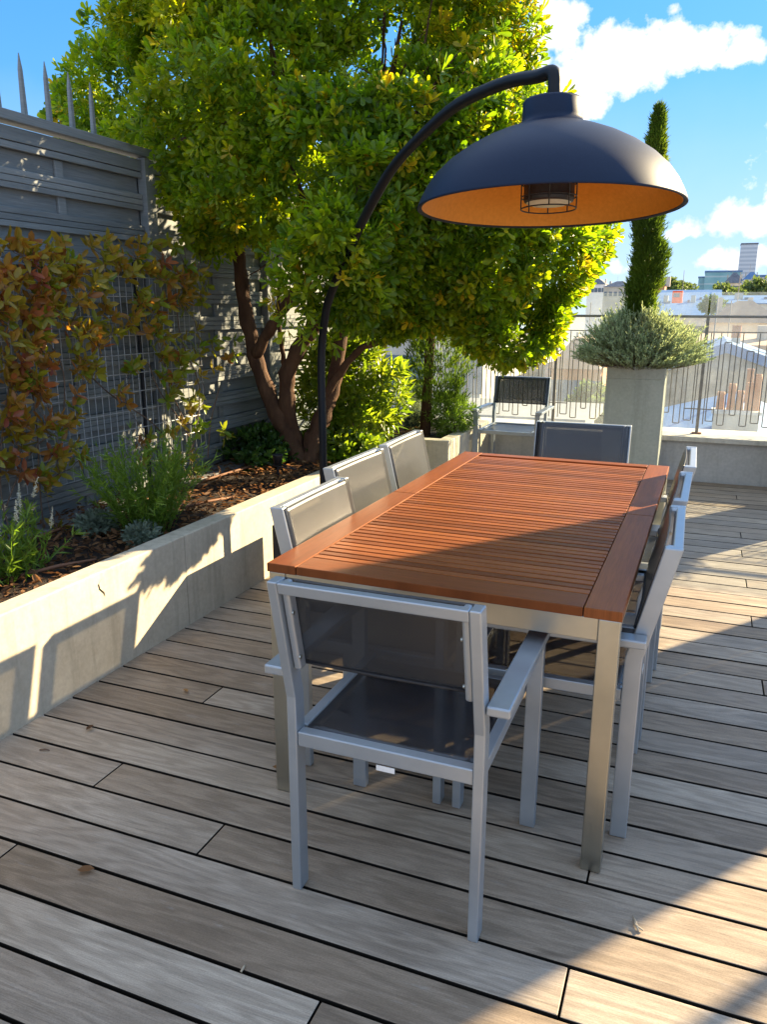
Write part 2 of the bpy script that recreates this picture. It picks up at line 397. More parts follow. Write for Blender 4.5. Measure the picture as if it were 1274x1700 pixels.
MAT['cypress'] = leafmat('cypress_spray', [(0, (.050, .085, .012)), (.5, (.085, .14, .015)), (1, (.15, .20, .02))], (2.0, 2.0, 1.), .35, .6, .2)
MAT['lavender'] = leafmat('silver_leaf', [(0, (.16, .12, .08)), (.3, (.22, .25, .14)), (.6, (.36, .42, .25)), (1, (.52, .57, .36))], (1.4, 1.4, 1.0), .38, .7, .2)
MAT['herb'] = leafmat('herb_leaf', [(0, (.055, .11, .015)), (.5, (.11, .19, .020)), (1, (.20, .29, .035))], (2.0, 2.0, 1.0), .4, .5)
MAT['silver'] = leafmat('dusty_leaf', [(0, (.13, .17, .12)), (1, (.24, .29, .22))], (1.4, 1.4, 1.2), .3, .75, .2)
MAT['flower'] = leafmat('white_flower', [(0, (.50, .47, .33)), (1, (.72, .70, .58))], (1.2, 1.2, 1.1), .35, .7, .2)
MAT['dry'] = leafmat('dry_leaf', [(0, (.09, .045, .022)), (.5, (.21, .105, .045)), (1, (.36, .21, .09))], (1.4, 1.2, 1.), .3, .7, .2)
MAT['ivy'] = leafmat('groundcover_leaf', [(0, (.025, .06, .012)), (.6, (.05, .11, .018)), (1, (.09, .16, .025))], (2.0, 2.0, 1.1), .35, .35)
MAT['twig'] = mottled('brown_twig', (.10, .06, .04), (.20, .14, .095), 20, .85)

# ------------------------------------------------------------------ sun and sky
AZ, EL = R(36.3), R(22.3)
S = Vector((math.sin(AZ)*math.cos(EL), math.cos(AZ)*math.cos(EL), math.sin(EL)))
sl = bpy.data.lights.new('sun', 'SUN'); sl.energy = 5.0; sl.angle = R(.5); sl.color = (1.0, .80, .49)
so = bpy.data.objects.new('sun', sl); COL.objects.link(so); so.rotation_euler = (-S).to_track_quat('-Z', 'Y').to_euler(); so.location = (6, 8, 9)

def build_world():
    w = bpy.data.worlds.new('World'); scene.world = w; w.use_nodes = True
    t = NT.__new__(NT); t.t = w.node_tree; t.t.nodes.clear()
    out = t.n('OutputWorld'); bg = t.n('Background'); bg.inputs['Strength'].default_value = SKY
    sky = t.n('TexSky'); sky.sky_type = 'NISHITA'; sky.sun_disc = False; sky.sun_elevation = EL; sky.sun_rotation = AZ
    sky.air_density = 1.1; sky.dust_density = .35; sky.ozone_density = 2.2; sky.altitude = 60
    tc = t.n('TexCoord'); d = tc.outputs['Generated']
    # clouds: soft discs around a few bearings in the sky, broken up by noise
    warp = t.n('TexNoise'); warp.inputs['Scale'].default_value = 9; warp.inputs['Detail'].default_value = 6; t.l(d, warp.inputs['Vector'])
    w1 = t.n('VectorMath', operation='SUBTRACT'); t.l(warp.outputs['Color'], w1.inputs[0]); w1.inputs[1].default_value = (.5, .5, .5)
    w2 = t.n('VectorMath', operation='SCALE'); t.l(w1.outputs[0], w2.inputs[0]); w2.inputs['Scale'].default_value = .05
    w3 = t.n('VectorMath', operation='ADD'); t.l(d, w3.inputs[0]); t.l(w2.outputs[0], w3.inputs[1])
    tot = None
    for (px, py, rad, flat, amp) in CLOUDS:
        c = ray(px, py); c = c/np.linalg.norm(c)
        sub = t.n('VectorMath', operation='SUBTRACT'); t.l(w3.outputs[0], sub.inputs[0]); sub.inputs[1].default_value = c
        sc = t.n('VectorMath', operation='MULTIPLY'); t.l(sub.outputs[0], sc.inputs[0]); sc.inputs[1].default_value = (1/rad, 1/rad, flat/rad)
        ln = t.n('VectorMath', operation='LENGTH'); t.l(sc.outputs[0], ln.inputs[0])
        v = t.math('MULTIPLY', t.math('MAXIMUM', t.math('SUBTRACT', 1.0, ln.outputs['Value']), 0.0), amp)
        tot = v if tot is None else t.math('MAXIMUM', tot, v)
    n1 = t.noise(d, 30, 8, .60); n2 = t.noise(d, 11, 5, .55)
    dens = t.math('ADD', tot, t.math('MULTIPLY', t.math('SUBTRACT', n1, .5), 1.7))
    dens = t.math('ADD', dens, t.math('MULTIPLY', t.math('SUBTRACT', n2, .5), .5))
    dens = t.math('MULTIPLY', dens, t.math('MINIMUM', t.math('MULTIPLY', tot, 5.), 1.))
    mask = t.ramp(dens, [(.30, (0, 0, 0)), (.56, (1, 1, 1))])
    # thin veil of haze near the horizon
    sep = t.n('SeparateXYZ'); t.l(d, sep.inputs[0])
    veil = t.ramp(t.math('ADD', sep.outputs['Z'], t.math('MULTIPLY', t.math('SUBTRACT', t.noise(d, 5, 5), .5), .10)), [(0, (.75,)*3), (.10, (.42,)*3), (.24, (.06,)*3), (.5, (0,)*3)])
    deep = t.mix(1.0, sky.outputs[0], tuple(a*b for a, b in zip(SKYTINT, (1.15, 1.5, 1.5))), 'MULTIPLY')
    cap = (1.7, 2.3, 4.6)          # soft shoulder so that the sky by the sun does not bleach
    den = t.n('VectorMath', operation='ADD'); t.l(deep, den.inputs[0]); den.inputs[1].default_value = cap
    num = t.n('VectorMath', operation='MULTIPLY'); t.l(deep, num.inputs[0]); num.inputs[1].default_value = cap
    dv = t.n('VectorMath', operation='DIVIDE'); t.l(num.outputs[0], dv.inputs[0]); t.l(den.outputs[0], dv.inputs[1]); deep = dv.outputs[0]
    base = t.mix(veil, deep, (CLV*.80, CLV*.93, CLV*1.0))
    grey = t.ramp(t.noise(d, 15, 4), [(.35, (CLV*.80, CLV*.86, CLV*.95)), (.52, (CLV*1.12, CLV*1.12, CLV*1.12))])
    col = t.mix(mask, base, grey)
    # added broken cloud overhead, out of view, bright to lift the fill light
    hi = t.ramp(t.math('ADD', sep.outputs['Z'], t.math('MULTIPLY', t.math('SUBTRACT', t.noise(d, 4, 6, .6), .5), .5)), [(.50, (0, 0, 0)), (.72, (1, 1, 1))])
    col = t.mix(hi, col, OVER)
    # unseen cloud bank added behind the viewer to brighten faces turned that way
    bk = t.ramp(t.math('ADD', t.math('MULTIPLY', sep.outputs['Y'], -1.0), t.math('MULTIPLY', t.math('SUBTRACT', t.noise(d, 3.5, 6, .6), .5), .5)), [(.12, (0, 0, 0)), (.38, (1, 1, 1))])
    col = t.mix(bk, col, BACK)
    t.l(col, bg.inputs['Color']); t.l(bg.outputs[0], out.inputs['Surface'])
SKY = .11; CLV = 2.5; SKYTINT = (.125, .43, .80); OVER = (1.75, 2.3, 3.35); BACK = (1.6, 2.1, 2.95)
CLOUDS = [(905, 60, .055, 1.3, 1.0), (960, 130, .075, 1.4, 1.05), (1040, 95, .085, 1.5, 1.1), (1110, 75, .055, 1.3, 1.0), (880, 110, .05, 1.2, .9),
          (1185, 65, .042, 1.3, 1.0), (1225, 85, .035, 1.4, .8), (1262, 95, .028, 1.5, .6), (1000, 160, .04, 1.6, .9), (930, 20, .045, 1.3, .9),
          (1190, 375, .075, 3.0, .8), (1265, 360, .08, 2.4, .95), (1115, 385, .05, 4, .7), (1060, 25, .02, 1.6, .7), (1110, 12, .018, 1.5, .6),
          (1250, 420, .10, 4., .7), (1020, 440, .08, 5, .6), (1400, 330, .16, 2., 1.), (1600, 200, .2, 1.8, 1.), (1500, 60, .12, 1.8, .9), (-500, 200, .2, 2., .9), (-900, -200, .2, 2., .9), (300, -900, .25, 1.8, .8)]
build_world()
scene.view_settings.view_transform = 'Standard'; scene.view_settings.look = 'None'
scene.view_settings.exposure = 2.12; scene.view_settings.gamma = 1.0
try: scene.view_settings.use_curve_mapping = False
except Exception: pass
scene.render.engine = 'CYCLES'
scene.cycles.max_bounces = 8; scene.cycles.transparent_max_bounces = 16; scene.cycles.use_denoising = True
scene.cycles.sample_clamp_indirect = 6.0

# ------------------------------------------------------------------ deck
XW = -2.125                                   # outer face of the planter wall
def build_deck():
    p0, pitch, gap = 1.8077, .14449, .0096
    known = {-1: [-1.64], -4: [-1.643], 3: [-1.632], -2: [-1.156], -5: [-.633], 0: [-.15], -3: [-.15], 18: [.337], 25: [.345], 22: [.335], 33: [.355], 14: [.337], 9: [.345]}
    b = MB(); r0 = int((-2.2-p0)/pitch); r1 = int((7.17-p0)/pitch)
    for r in range(r0, r1+1):
        y0 = p0+r*pitch+gap/2; y1 = min(y0+pitch-gap, 7.168)
        if y1-y0 < .02: continue
        xs = [-2.6]+list(known.get(r, []))
        x = xs[-1] if len(xs) > 1 else rng.choice([.83, 1.32, 1.81])
        if len(xs) == 1: xs.append(float(x))
        while xs[-1] < 6.0: xs.append(xs[-1]+rng.choice([1.96, 2.45, 2.94]))
        for a, c in zip(xs[:-1], xs[1:]):
            b.cur = float(rng.random()); dz = float(rng.normal(0, .0006))
            b.box((a+.0022, y0, -.024+dz), (min(c, 6.4)-.0022, y1, dz))
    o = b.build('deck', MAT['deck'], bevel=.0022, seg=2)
    tag(o, kind='structure')
    u = MB().box((-2.6, -2.4, -.22), (6.4, 7.16, -.10)); tag(u.build('deck_substructure', MAT['under']), kind='structure')
build_deck()

# ------------------------------------------------------------------ planter wall, soil, fence
def build_planter():
    b = MB()
    b.prism([(-2.222, -2.4), (XW, -2.4), (XW, 5.83), (-1.785, 5.83), (-1.785, 7.12), (-1.885, 7.12), (-1.885, 5.94), (-2.222, 5.94)], -.05, .437)
    o = b.build('planter_wall', MAT['planter'], bevel=.006)
    tag(o, 'long low rendered planter wall beside the deck, cracked near its top edge', 'planter wall')
    c = MB()
    pts = [(168, 960), (163, 970), (165, 978), (172, 984), (174, 990)]
    P3 = [on(0, XW, *p) for p in pts]
    v = []; f = []
    for i, p in enumerate(P3):
        w = .004 if 0 < i < len(P3)-1 else .001
        v += [(XW+.0015, p[1]-w*.6, p[2]-w*.4), (XW+.0015, p[1]+w*.6, p[2]+w*.4)]
    for i in range(len(P3)-1): f.append((2*i, 2*i+1, 2*i+3, 2*i+2))
    c.add(v, f); c.build('crack', MAT['under'], o)
    # soil
    nx, ny = 26, 200; X = np.linspace(-3.05, -2.215, nx); Y = np.linspace(-2.4, 7.1, ny)
    gx, gy = np.meshgrid(X, Y); gz = .392+.012*np.sin(gx*9+gy*5)+.010*np.sin(gy*13-gx*4)+rng.normal(0, .006, gx.shape)
    gz = np.minimum(gz, .425)
    V = np.stack([gx, gy, gz], -1).reshape(-1, 3)
    q = np.array([(j*nx+i, j*nx+i+1, (j+1)*nx+i+1, (j+1)*nx+i) for j in range(ny-1) for i in range(nx-1)])
    so_ = link('soil', fast_mesh('soil', V, q), MAT['soil'], smooth=True); tag(so_, kind='structure')
    b = MB().box((-2.25, 5.9, .30), (-1.87, 7.11, .395)); tag(b.build('soil', MAT['soil']), kind='structure')
    # mulch and dry leaves
    n = 5200
    pos = np.stack([rng.uniform(-2.98, -2.235, n), rng.uniform(1.2, 6.6, n), np.full(n, .418)], -1); pos[:, 2] += rng.uniform(-.012, .022, n)
    d = rng.normal(0, 1, (n, 3)); d[:, 2] *= .25
    tn = rng.beta(1.5, 3.5, n)+np.where((pos[:, 1] > 3.9) & (pos[:, 0] > -2.6), .3, 0)
    V, Fa, T = leaves(pos, d, rng.uniform(.018, .05, n), rng.uniform(.010, .024, n), tn, LEAF_OVAL, twist=.5)
    o = link('mulch', fast_mesh('mulch', V, Fa, T), MAT['dry']); tag(o, 'brown bark mulch and dry leaves strewn over the planter soil', 'mulch', kind='stuff')
    # edging plank along the fence and brown steel strip
    b = MB(); b.box((-2.97, -2.4, .385), (-2.80, 4.7, .425)); o = b.build('edging_plank', MAT['plank'], bevel=.004)
    tag(o, 'flat grey board lying on the soil along the foot of the fence', 'plank')
    b = MB(); b.tube(crom([(-2.77, 1.4, .43), (-2.74, 2.6, .432), (-2.76, 3.6, .43), (-2.70, 4.5, .43)], 8), .008, 6)
    tag(b.build('irrigation_hose', MAT['rust'], smooth=True), 'thin brown irrigation hose running along the edge of the grey board', 'hose')
    for i, (px, py, L, rz, lab) in enumerate([(98, 940, .30, 1.1, 'dry reddish stick on the soil beside the white flowers'), (345, 833, .34, 1.2, 'dry reddish stick on the soil behind the wispy green herb')]):
        p = on(2, .435, px, py); dx, dy = math.cos(rz)*L/2, math.sin(rz)*L/2
        tag(MB().tube([(p[0]-dx, p[1]-dy, .43), (p[0], p[1], .437), (p[0]+dx, p[1]+dy, .432)], [.007, .008, .005], 6).build('stick', MAT['rust'], smooth=True), lab, 'stick')
build_planter()

XF = -3.0
def build_fence():
    root = empty('wooden_fence', (XF, 3.9, .35), 0, 'tall grey stained wooden fence of staggered horizontal boards behind the planter', 'fence')
    inv = Matrix.Translation((-XF, -3.9, -.35))
    def mk(b, name, **k):
        b.v = [tuple(inv @ Vector(p)) for p in b.v]; return b.build(name, MAT['fence'], root, bevel=.003, seg=1, **k)
    posts = [-1.31, -.01, 1.29, 2.59, 3.90, 5.20, 6.50]
    for i, y in enumerate(posts):
        b = MB()
        b.cur = float(rng.random()); b.box((XF-.02, y-.048, .30), (XF+.035, y-.002, 2.245))
        b.cur = float(rng.random()); b.box((XF-.03, y-.0015, .30), (XF+.028, y+.048, 2.24)); b.box((XF-.05, y-.075, .30), (XF-.0415, y+.075, 2.2)); mk(b, 'post')
    for a, c in zip(posts[:-1], posts[1:]):
        y0, y1 = a+.052, c-.052; b = MB(); mid = (y0+y1)/2
        z = 2.133; row = 0
        # top board and first raised band
        b.cur = float(rng.random()); b.box((XF-.012, y0, 2.172), (XF+.014, y1, 2.232))
        b.cur = float(rng.random()); b.box((XF-.012, y0, 2.138), (XF+.012, y1, 2.168))
        pitch = .1665
        zz = 2.133
        while zz > .42:
            # recessed band .077 high, then a raised one of three narrow boards
            b.cur = float(rng.random()); b.box((XF-.034, y0, zz-.079), (XF-.022, y1, zz+.006))
            if zz-.086 > .4:
                h = .0885/3
                for k in range(3):
                    z1 = zz-.079-k*h
                    b.cur = float(rng.random()); b.box((XF-.004+.002*(k == 1), y0, max(z1-h+.0025, .36)), (XF+.010, y1, z1))
            zz -= pitch
        b.box((XF-.04, y0, .30), (XF-.036, y1, 2.20))
        mk(b, 'slat_panel')
        b = MB(); b.cur = float(rng.random()); b.box((XF-.0215, mid-.026, .32), (XF-.0045, mid+.026, 2.136)); mk(b, 'batten')
    b = MB(); b.cur = .4; b.box((XF-.045, -2.4, 2.248), (XF+.045, 6.6, 2.292)); mk(b, 'top_rail')
    k = 0
    for py, px, tx, ty in [(185, 40, 30, 75), (200, 82, 73, 90), (210, 120, 113, 108), (192, 153, 148, 125)]:
        q = on(0, XF, px, py); qt = on(0, XF, tx, ty)
        b = MB(); y = q[1]; zt = min(qt[2], 2.60)
        b.add([(XF-.011, y-.013, 2.29), (XF+.011, y-.013, 2.29), (XF+.011, y+.013, 2.29), (XF-.011, y+.013, 2.29),
               (XF-.008, y-.010, zt-.10), (XF+.008, y-.010, zt-.10), (XF+.008, y+.010, zt-.10), (XF-.008, y+.010, zt-.10), (XF, y, zt)],
              [(3,2,1,0),(0,1,5,4),(1,2,6,5),(2,3,7,6),(3,0,4,7),(4,5,8),(5,6,8),(6,7,8),(7,4,8)])
        mk(b, 'spike')
    for y in (2.905, 2.755):
        b = MB(); zt = 2.588
        b.add([(XF-.011, y-.013, 2.29), (XF+.011, y-.013, 2.29), (XF+.011, y+.013, 2.29), (XF-.011, y+.013, 2.29),
               (XF-.008, y-.010, zt-.10), (XF+.008, y-.010, zt-.10), (XF+.008, y+.010, zt-.10), (XF-.008, y+.010, zt-.10), (XF, y, zt)],
              [(3,2,1,0),(0,1,5,4),(1,2,6,5),(2,3,7,6),(3,0,4,7),(4,5,8),(5,6,8),(6,7,8),(7,4,8)])
        mk(b, 'spike')
build_fence()

def build_trellis():
    X = -2.87; y0, y1, z0, z1 = 1.6, 4.16, .60, 1.66
    root = empty('wire_trellis', (X, 3.0, z0), 0, 'galvanised wire mesh trellis standing in front of the fence', 'trellis')
    b = MB(); y = y0
    def w(a, c, r): b.tube([Vector(a)-Vector((X, 3.0, z0)), Vector(c)-Vector((X, 3.0, z0))], r, 5, cap=False)
    for i in range(int((y1-y0)/.05)+1): w((X, y0+i*.05, z0), (X, y0+i*.05, z1), .0021)
    for i in range(int((z1-z0)/.10)+1): w((X+.003, y0, z0+i*.10), (X+.003, y1, z0+i*.10), .0027)
    b.build('wire_mesh', MAT['wire'], root)
    for yy in (2.2, 3.60):
        p = MB(); p.box((X-.02-X, yy-.012-3.0, .40-z0), (X-.006-X, yy+.012-3.0, z1+.02-z0)); p.build('upright', MAT['black'], root)
build_trellis()

# ------------------------------------------------------------------ plants
KS = rng.normal(0, 1, (24, 3)); KP = rng.uniform(0, 6.28, 24)
def fnoise(p, freq):
    k = unit(KS)*freq*np.linspace(.6, 1.6, 24)[:, None]
    return np.sin(p @ k.T+KP).sum(-1)/24**.5/.7071
def in_ell(p, c, r): return (((p-np.array(c))/np.array(r))**2).sum(-1)

def mesh_thing(name, parts, mat, parent): 
    V, Fa, T = merge(parts); return link(name, fast_mesh(name, V, Fa, np.clip(T, -.5, 1)), MAT[mat], parent)
def local(parts, loc):
    return [(v-np.array(loc), f, t) for v, f, t in parts]

def limb(b, pts, r0, r1, n=10, k=5):
    c = crom(pts, k); rad = np.linspace(r0, r1, len(c))*(1+.10*np.sin(np.arange(len(c))*1.7))
    c = c+rng.normal(0, .0035, c.shape)
    b.tube([tuple(p) for p in c], list(rad), n)
def pxpath(Y, pts):
    ys = Y if hasattr(Y, '__len__') else [Y]*len(pts)
    return [on(1, y, px, py) for y, (px, py) in zip(ys, pts)]

def build_tree():
    base = (-2.56, 4.75, .36)
    root = empty('leafy_tree', base, 0, 'broad multi-stemmed evergreen tree with a dense round crown in the planter', 'tree')
    b = MB(); L = np.linspace
    limb(b, pxpath(L(4.74, 4.62, 8), [(500, 775), (478, 722), (452, 672), (428, 605), (408, 520), (399, 445), (391, 380), (402, 320)]), .066, .036)
    limb(b, pxpath(L(4.66, 4.40, 5), [(424, 590), (452, 542), (484, 490), (513, 455), (536, 405)]), .040, .026)
    limb(b, pxpath(L(4.78, 4.55, 9), [(505, 775), (484, 715), (476, 645), (490, 590), (520, 545), (548, 505), (572, 450), (600, 385), (632, 290)]), .062, .033)
    limb(b, pxpath(L(4.76, 5.0, 6), [(512, 780), (522, 725), (540, 680), (556, 628), (566, 565), (580, 500)]), .072, .036)
    limb(b, pxpath(L(4.85, 4.75, 5), [(540, 660), (570, 610), (605, 576), (650, 565), (735, 540)]), .030, .014)
    limb(b, pxpath(L(4.9, 5.0, 4), [(480, 660), (472, 600), (464, 545), (462, 470)]), .020, .014)
    limb(b, pxpath(L(4.75, 4.9, 4), [(503, 575), (517, 520), (512, 460), (500, 380)]), .030, .018)
    # boughs inside the crown
    for pth, r0 in [([(-2.75, 4.62, 1.9), (-3.0, 4.6, 2.3), (-3.2, 4.5, 2.7)], .034), ([(-2.0, 4.55, 2.0), (-1.8, 4.5, 2.5), (-1.7, 4.5, 2.95)], .032),
                    ([(-2.2, 4.45, 1.8), (-2.3, 4.3, 2.3), (-2.4, 4.3, 2.9)], .026), ([(-2.1, 5.0, 1.7), (-1.7, 5.0, 2.1), (-1.2, 4.9, 2.4)], .032),
                    ([(-1.95, 4.6, 1.6), (-1.5, 4.7, 1.75), (-1.0, 4.8, 1.7)], .024), ([(-2.0, 4.55, 2.1), (-1.4, 4.4, 2.5), (-1.1, 4.4, 2.7)], .022)]:
        limb(b, pth, r0, .008, 8)
    knots = np.array([(-2.95, 4.6, 2.25), (-1.85, 4.5, 2.4), (-2.35, 4.35, 2.4), (-1.6, 5.0, 2.1), (-1.4, 4.7, 1.75), (-1.6, 4.45, 2.4), (-3.1, 4.55, 2.5), (-2.2, 4.6, 2.0)])
    for _ in range(110):
        d = unit(rng.normal(0, 1, (1, 3)))[0]; e = np.array((-2.2, 4.7, 2.4))+d*np.array((1.35, 1.05, .9))*rng.uniform(.75, 1.0)
        k = knots[np.argmin(((knots-e)**2).sum(1))]; md = (k+e)/2+rng.normal(0, .06, 3)
        limb(b, [k, md, e], .011, .003, 5, 3)
    b.v = [tuple(np.array(p)-np.array(base)) for p in b.v]
    b.build('trunk', MAT['bark'], root, smooth=True)
    ells = [((-2.43, 4.75, 2.50), (1.38, 1.15, .98), 8000), ((-2.15, 4.55, 3.05), (.9, .9, .50), 1800), ((-1.21, 4.72, 1.80), (.56, .72, .52), 2300), ((-1.60, 4.55, 1.66), (.50, .55, .40), 1000),
            ((-2.98, 4.45, 2.12), (.62, .6, .40), 1100), ((-1.80, 4.7, 2.30), (.66, .95, .60), 1600), ((-1.05, 4.55, 1.36), (.30, .34, .20), 420), ((-1.78, 4.02, 1.74), (.36, .36, .40), 560), ((-3.38, 4.6, 2.62), (.60, .7, .50), 950), ((-1.72, 3.62, 1.60), (.22, .24, .22), 150), ((-1.60, 3.50, 1.84), (.22, .22, .20), 130), ((-1.44, 3.46, 2.02), (.22, .24, .14), 95), ((-1.75, 4.1, 2.2), (.6, .5, .6), 900), ((-2.30, 4.40, 2.05), (.50, .45, .26), 520), ((-1.75, 4.45, 1.42), (.30, .32, .18), 260)]
    C = []; A = []; Tn = []
    for c, r, n in ells:
        c = np.array(c); r = np.array(r)
        d = unit(rng.normal(0, 1, (n*3, 3)))
        loose = r.max() < .27
        lump = (fnoise(c+d*r, 9)*.35 if loose else 0)+fnoise(c+d*r, 4.5)*.085+fnoise(c+d*r, 10)*.05+np.where(rng.random(len(d)) < .05, rng.uniform(.04, .14, len(d)), 0)
        u = np.where(rng.random(len(d)) < .80, rng.uniform(.90, 1.04, len(d)), rng.uniform(.45, .92, len(d)))+lump
        p = c+d*r*u[:, None]
        keep = fnoise(p, 7.5)+.5*fnoise(p+5, 14) > -.54
        for c2, r2, _ in ells:
            if tuple(c) != tuple(c2): keep &= in_ell(p, c2, r2) > .62
        keep &= ~((p[:, 0] < -1.98) & (p[:, 0] > -2.95) & (p[:, 2] < 1.86+.06*fnoise(p, 6)))
        keep &= ~((p[:, 0] < XF+.12) & (p[:, 2] < 2.33)) 
        p = p[keep][:n]; d = d[keep][:n]
        ax = unit(d/r)+np.array([0, 0, .35])+.18*np.array(S)+rng.normal(0, .35, (len(p), 3))
        outer = np.clip((in_ell(p, c, r)-.75)*2.2, 0, 1)
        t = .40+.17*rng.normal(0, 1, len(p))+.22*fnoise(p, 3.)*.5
        young_sunlit = (rng.random(len(p)) < .10+.26*np.clip((p[:, 2]-1.9)/1.2, 0, 1)*np.clip((p[:, 0]+2.7)/1.2, 0, 1)) & (outer > .25)  # golden young leaves, weighted to the upper right to paint in sun
        t = np.where(young_sunlit, rng.uniform(.72, 1.0, len(p)), np.clip(t, .02, .72))
        C.append(p); A.append(ax); Tn.append(t)
    C = np.vstack(C); A = np.vstack(A); Tn = np.concatenate(Tn)
    sz = rng.uniform(.72, 1.2, len(C))
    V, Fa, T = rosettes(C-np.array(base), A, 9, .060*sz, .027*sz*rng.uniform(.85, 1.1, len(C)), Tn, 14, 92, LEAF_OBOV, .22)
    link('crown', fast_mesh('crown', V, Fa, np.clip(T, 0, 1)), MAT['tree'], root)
build_tree()

def cypress(name, base, h, rad, z0, label, n, lean=(0, 0), trunk_h=None, off=(0, 0), cat='cypress'):
    root = empty(name, base, 0, label, cat)
    b = MB(); b.tube([(0, 0, -.05), (off[0]*.5, off[1]*.5, h*.35), (lean[0]*.7+off[0], lean[1]*.7+off[1], h*.75)], [.050, .036, .008], 8); b.build('trunk', MAT['bark'], root, smooth=True)
    u = rng.beta(1.0, 1.25, n); z = z0+(h-z0)*u
    prof = rad*np.clip((1-u)*3.2, 0, 1)**.62*np.clip(.72+u*4, 0, 1)*(1-.25*u)
    ph = rng.uniform(0, 6.283, n)
    dirs = np.stack([np.cos(ph), np.sin(ph), np.zeros(n)], -1)
    p = dirs*prof[:, None]*1.0; p[:, 2] = z
    lump = 1+.20*fnoise(p*np.array([3, 3, 1.]), 9)+.16*fnoise(p, 26)+np.where(rng.random(n) < .04, .3, 0)
    p[:, :2] = p[:, :2]*(lump*rng.uniform(.7, 1.04, n))[:, None]
    p[:, 0] += lean[0]*u+off[0]; p[:, 1] += lean[1]*u+off[1]
    k = 4
    P = np.repeat(p, k, 0)+rng.normal(0, .010, (n*k, 3)); D = np.repeat(dirs, k, 0)*rng.uniform(.1, .9, (n*k, 1))+np.array([0, 0, 1.0])+rng.normal(0, .30, (n*k, 3))
    t = np.repeat(np.clip(.42+.2*fnoise(p, 12)+rng.normal(0, .12, n), 0, 1), k)
    V, Fa, T = leaves(P, D, rng.uniform(.03, .065, n*k), rng.uniform(.010, .017, n*k), t, LEAF_LANCE, twist=.8)
    link('crown', fast_mesh('crown', V, Fa, T), MAT['cypress'], root)
    return root

# pillar planters by the parapet, each with silver lavender, the one in view with a cypress too
def pillar(loc, label):
    root = empty('pillar_planter', loc, 0, label, 'planter')
    w = .2235; b = MB(); b.box((-w, -w, 0), (w, w, .90)); 
    t = .022
    for a, c in (((-w, -w, .90), (w, -w+t, .997)), ((-w, w-t, .90), (w, w, .997)), ((-w, -w+t, .90), (-w+t, w-t, .997)), ((w-t, -w+t, .90), (w, w-t, .997))): b.box(a, c)
    b.build('body', MAT['pillar'], root, bevel=.004)
    MB().box((-w+t, -w+t, .9005), (w-t, w-t, .965)).build('soil', MAT['soil'], root)
    return root
def lavender(loc, label, R_=.465, H=.44, n=1900, spikes=True):
    root = empty('lavender_bush', loc, 0, label, 'lavender')
    el = np.arcsin(.10+.90*rng.random(n)**1.15); ph = rng.uniform(0, 6.283, n)
    d = np.stack([np.cos(el)*np.cos(ph), np.cos(el)*np.sin(ph), np.sin(el)], -1)
    env = np.array([R_, R_, H]); L = (1+.10*fnoise(d, 4)+.07*rng.normal(0, 1, n)+np.where(rng.random(n) < .06, .14, 0))
    tip = d*env*L[:, None]; tip[:, 2] += .035
    st = d*np.array([.12, .12, .0])*rng.uniform(.2, 1, (n, 1))
    mid = (st+tip)/2; mid[:, 2] -= .02+.03*np.cos(el)
    # twigs
    k = 5; tt = np.linspace(0, 1, k+1); parts = []
    for i in range(k):
        a, c = tt[i], tt[i+1]
        q = lambda w: st*(1-w)**2+2*mid*w*(1-w)+tip*w*w
        A, B = q(a), q(c); parts.append(leaves(A, B-A, np.linalg.norm(B-A, axis=1)*1.02, .0062*(1-.4*a), np.full(n, .02+.05*rng.random()), LEAF_BLADE, twist=1.))
    V, Fa, T = merge(parts); link('twigs', fast_mesh('twigs', V, Fa, T), MAT['twig'], root)
    m_ = 34; w = rng.beta(3.0, 1.0, (n, m_)); w = w.ravel()
    rep = lambda x: np.repeat(x, m_, 0)
    P = rep(st)*((1-w)**2)[:, None]+2*rep(mid)*(w*(1-w))[:, None]+rep(tip)*(w*w)[:, None]
    ax = unit(rep(tip)-rep(mid))+np.array([0, 0, .25]); D = ax+rng.normal(0, .42, P.shape)
    keep = w > .48+.12*rng.random(len(w))
    t = np.clip(.28+.55*(w-.4)+.10*rng.normal(0, 1, len(w)), .1, 1)
    V, Fa, T = leaves(P[keep], D[keep], rng.uniform(.018, .038, keep.sum()), rng.uniform(.0045, .0075, keep.sum()), t[keep], LEAF_BLADE, twist=1.)
    link('foliage', fast_mesh('foliage', V, Fa, T), MAT['lavender'], root)
    if spikes:
        for x, y, h, lx in [(.0, -.1, .55, .06), (.04, -.12, .54, .09), (.09, -.08, .50, .09), (-.2, -.05, .46, .03), (-.28, 0, .44, -.02), (-.12, .05, .5, .02), (.18, 0, .46, .06), (-.33, -.1, .40, -.05)]:
            m2 = 46; z = np.linspace(.25, h, m2); P = np.stack([x+lx*(z-.25)/.3, np.full(m2, y), z], -1)
            D = rng.normal(0, .6, (m2, 3))+np.array([0, 0, 1.])
            V, Fa, T = leaves(P, D, .018, .005, np.full(m2, .8), LEAF_BLADE, twist=1.); link('flower_stalk', fast_mesh('flower_stalk', V, Fa, T), MAT['lavender'], root)
    return root
PIL = (-.482, 6.823)
pillar((PIL[0], PIL[1], 0), 'tall square grey pillar planter holding the cypress and silver lavender')
lavender((PIL[0], PIL[1], .965), 'large silver green lavender mound around the cypress foot on the pillar planter')
cypress('cypress_tree', (PIL[0]-.012, PIL[1], .965), 1.95, .112, .10, 'slender columnar cypress rising from the lavender on the pillar planter', 6500, lean=(.015, 0))
cypress('cypress_tree', (-2.14, 6.30, .39), 3.35, .25, .30, 'dark cypress with a bare lower trunk behind the broad evergreen tree', 5200, off=(.10, 0.0))

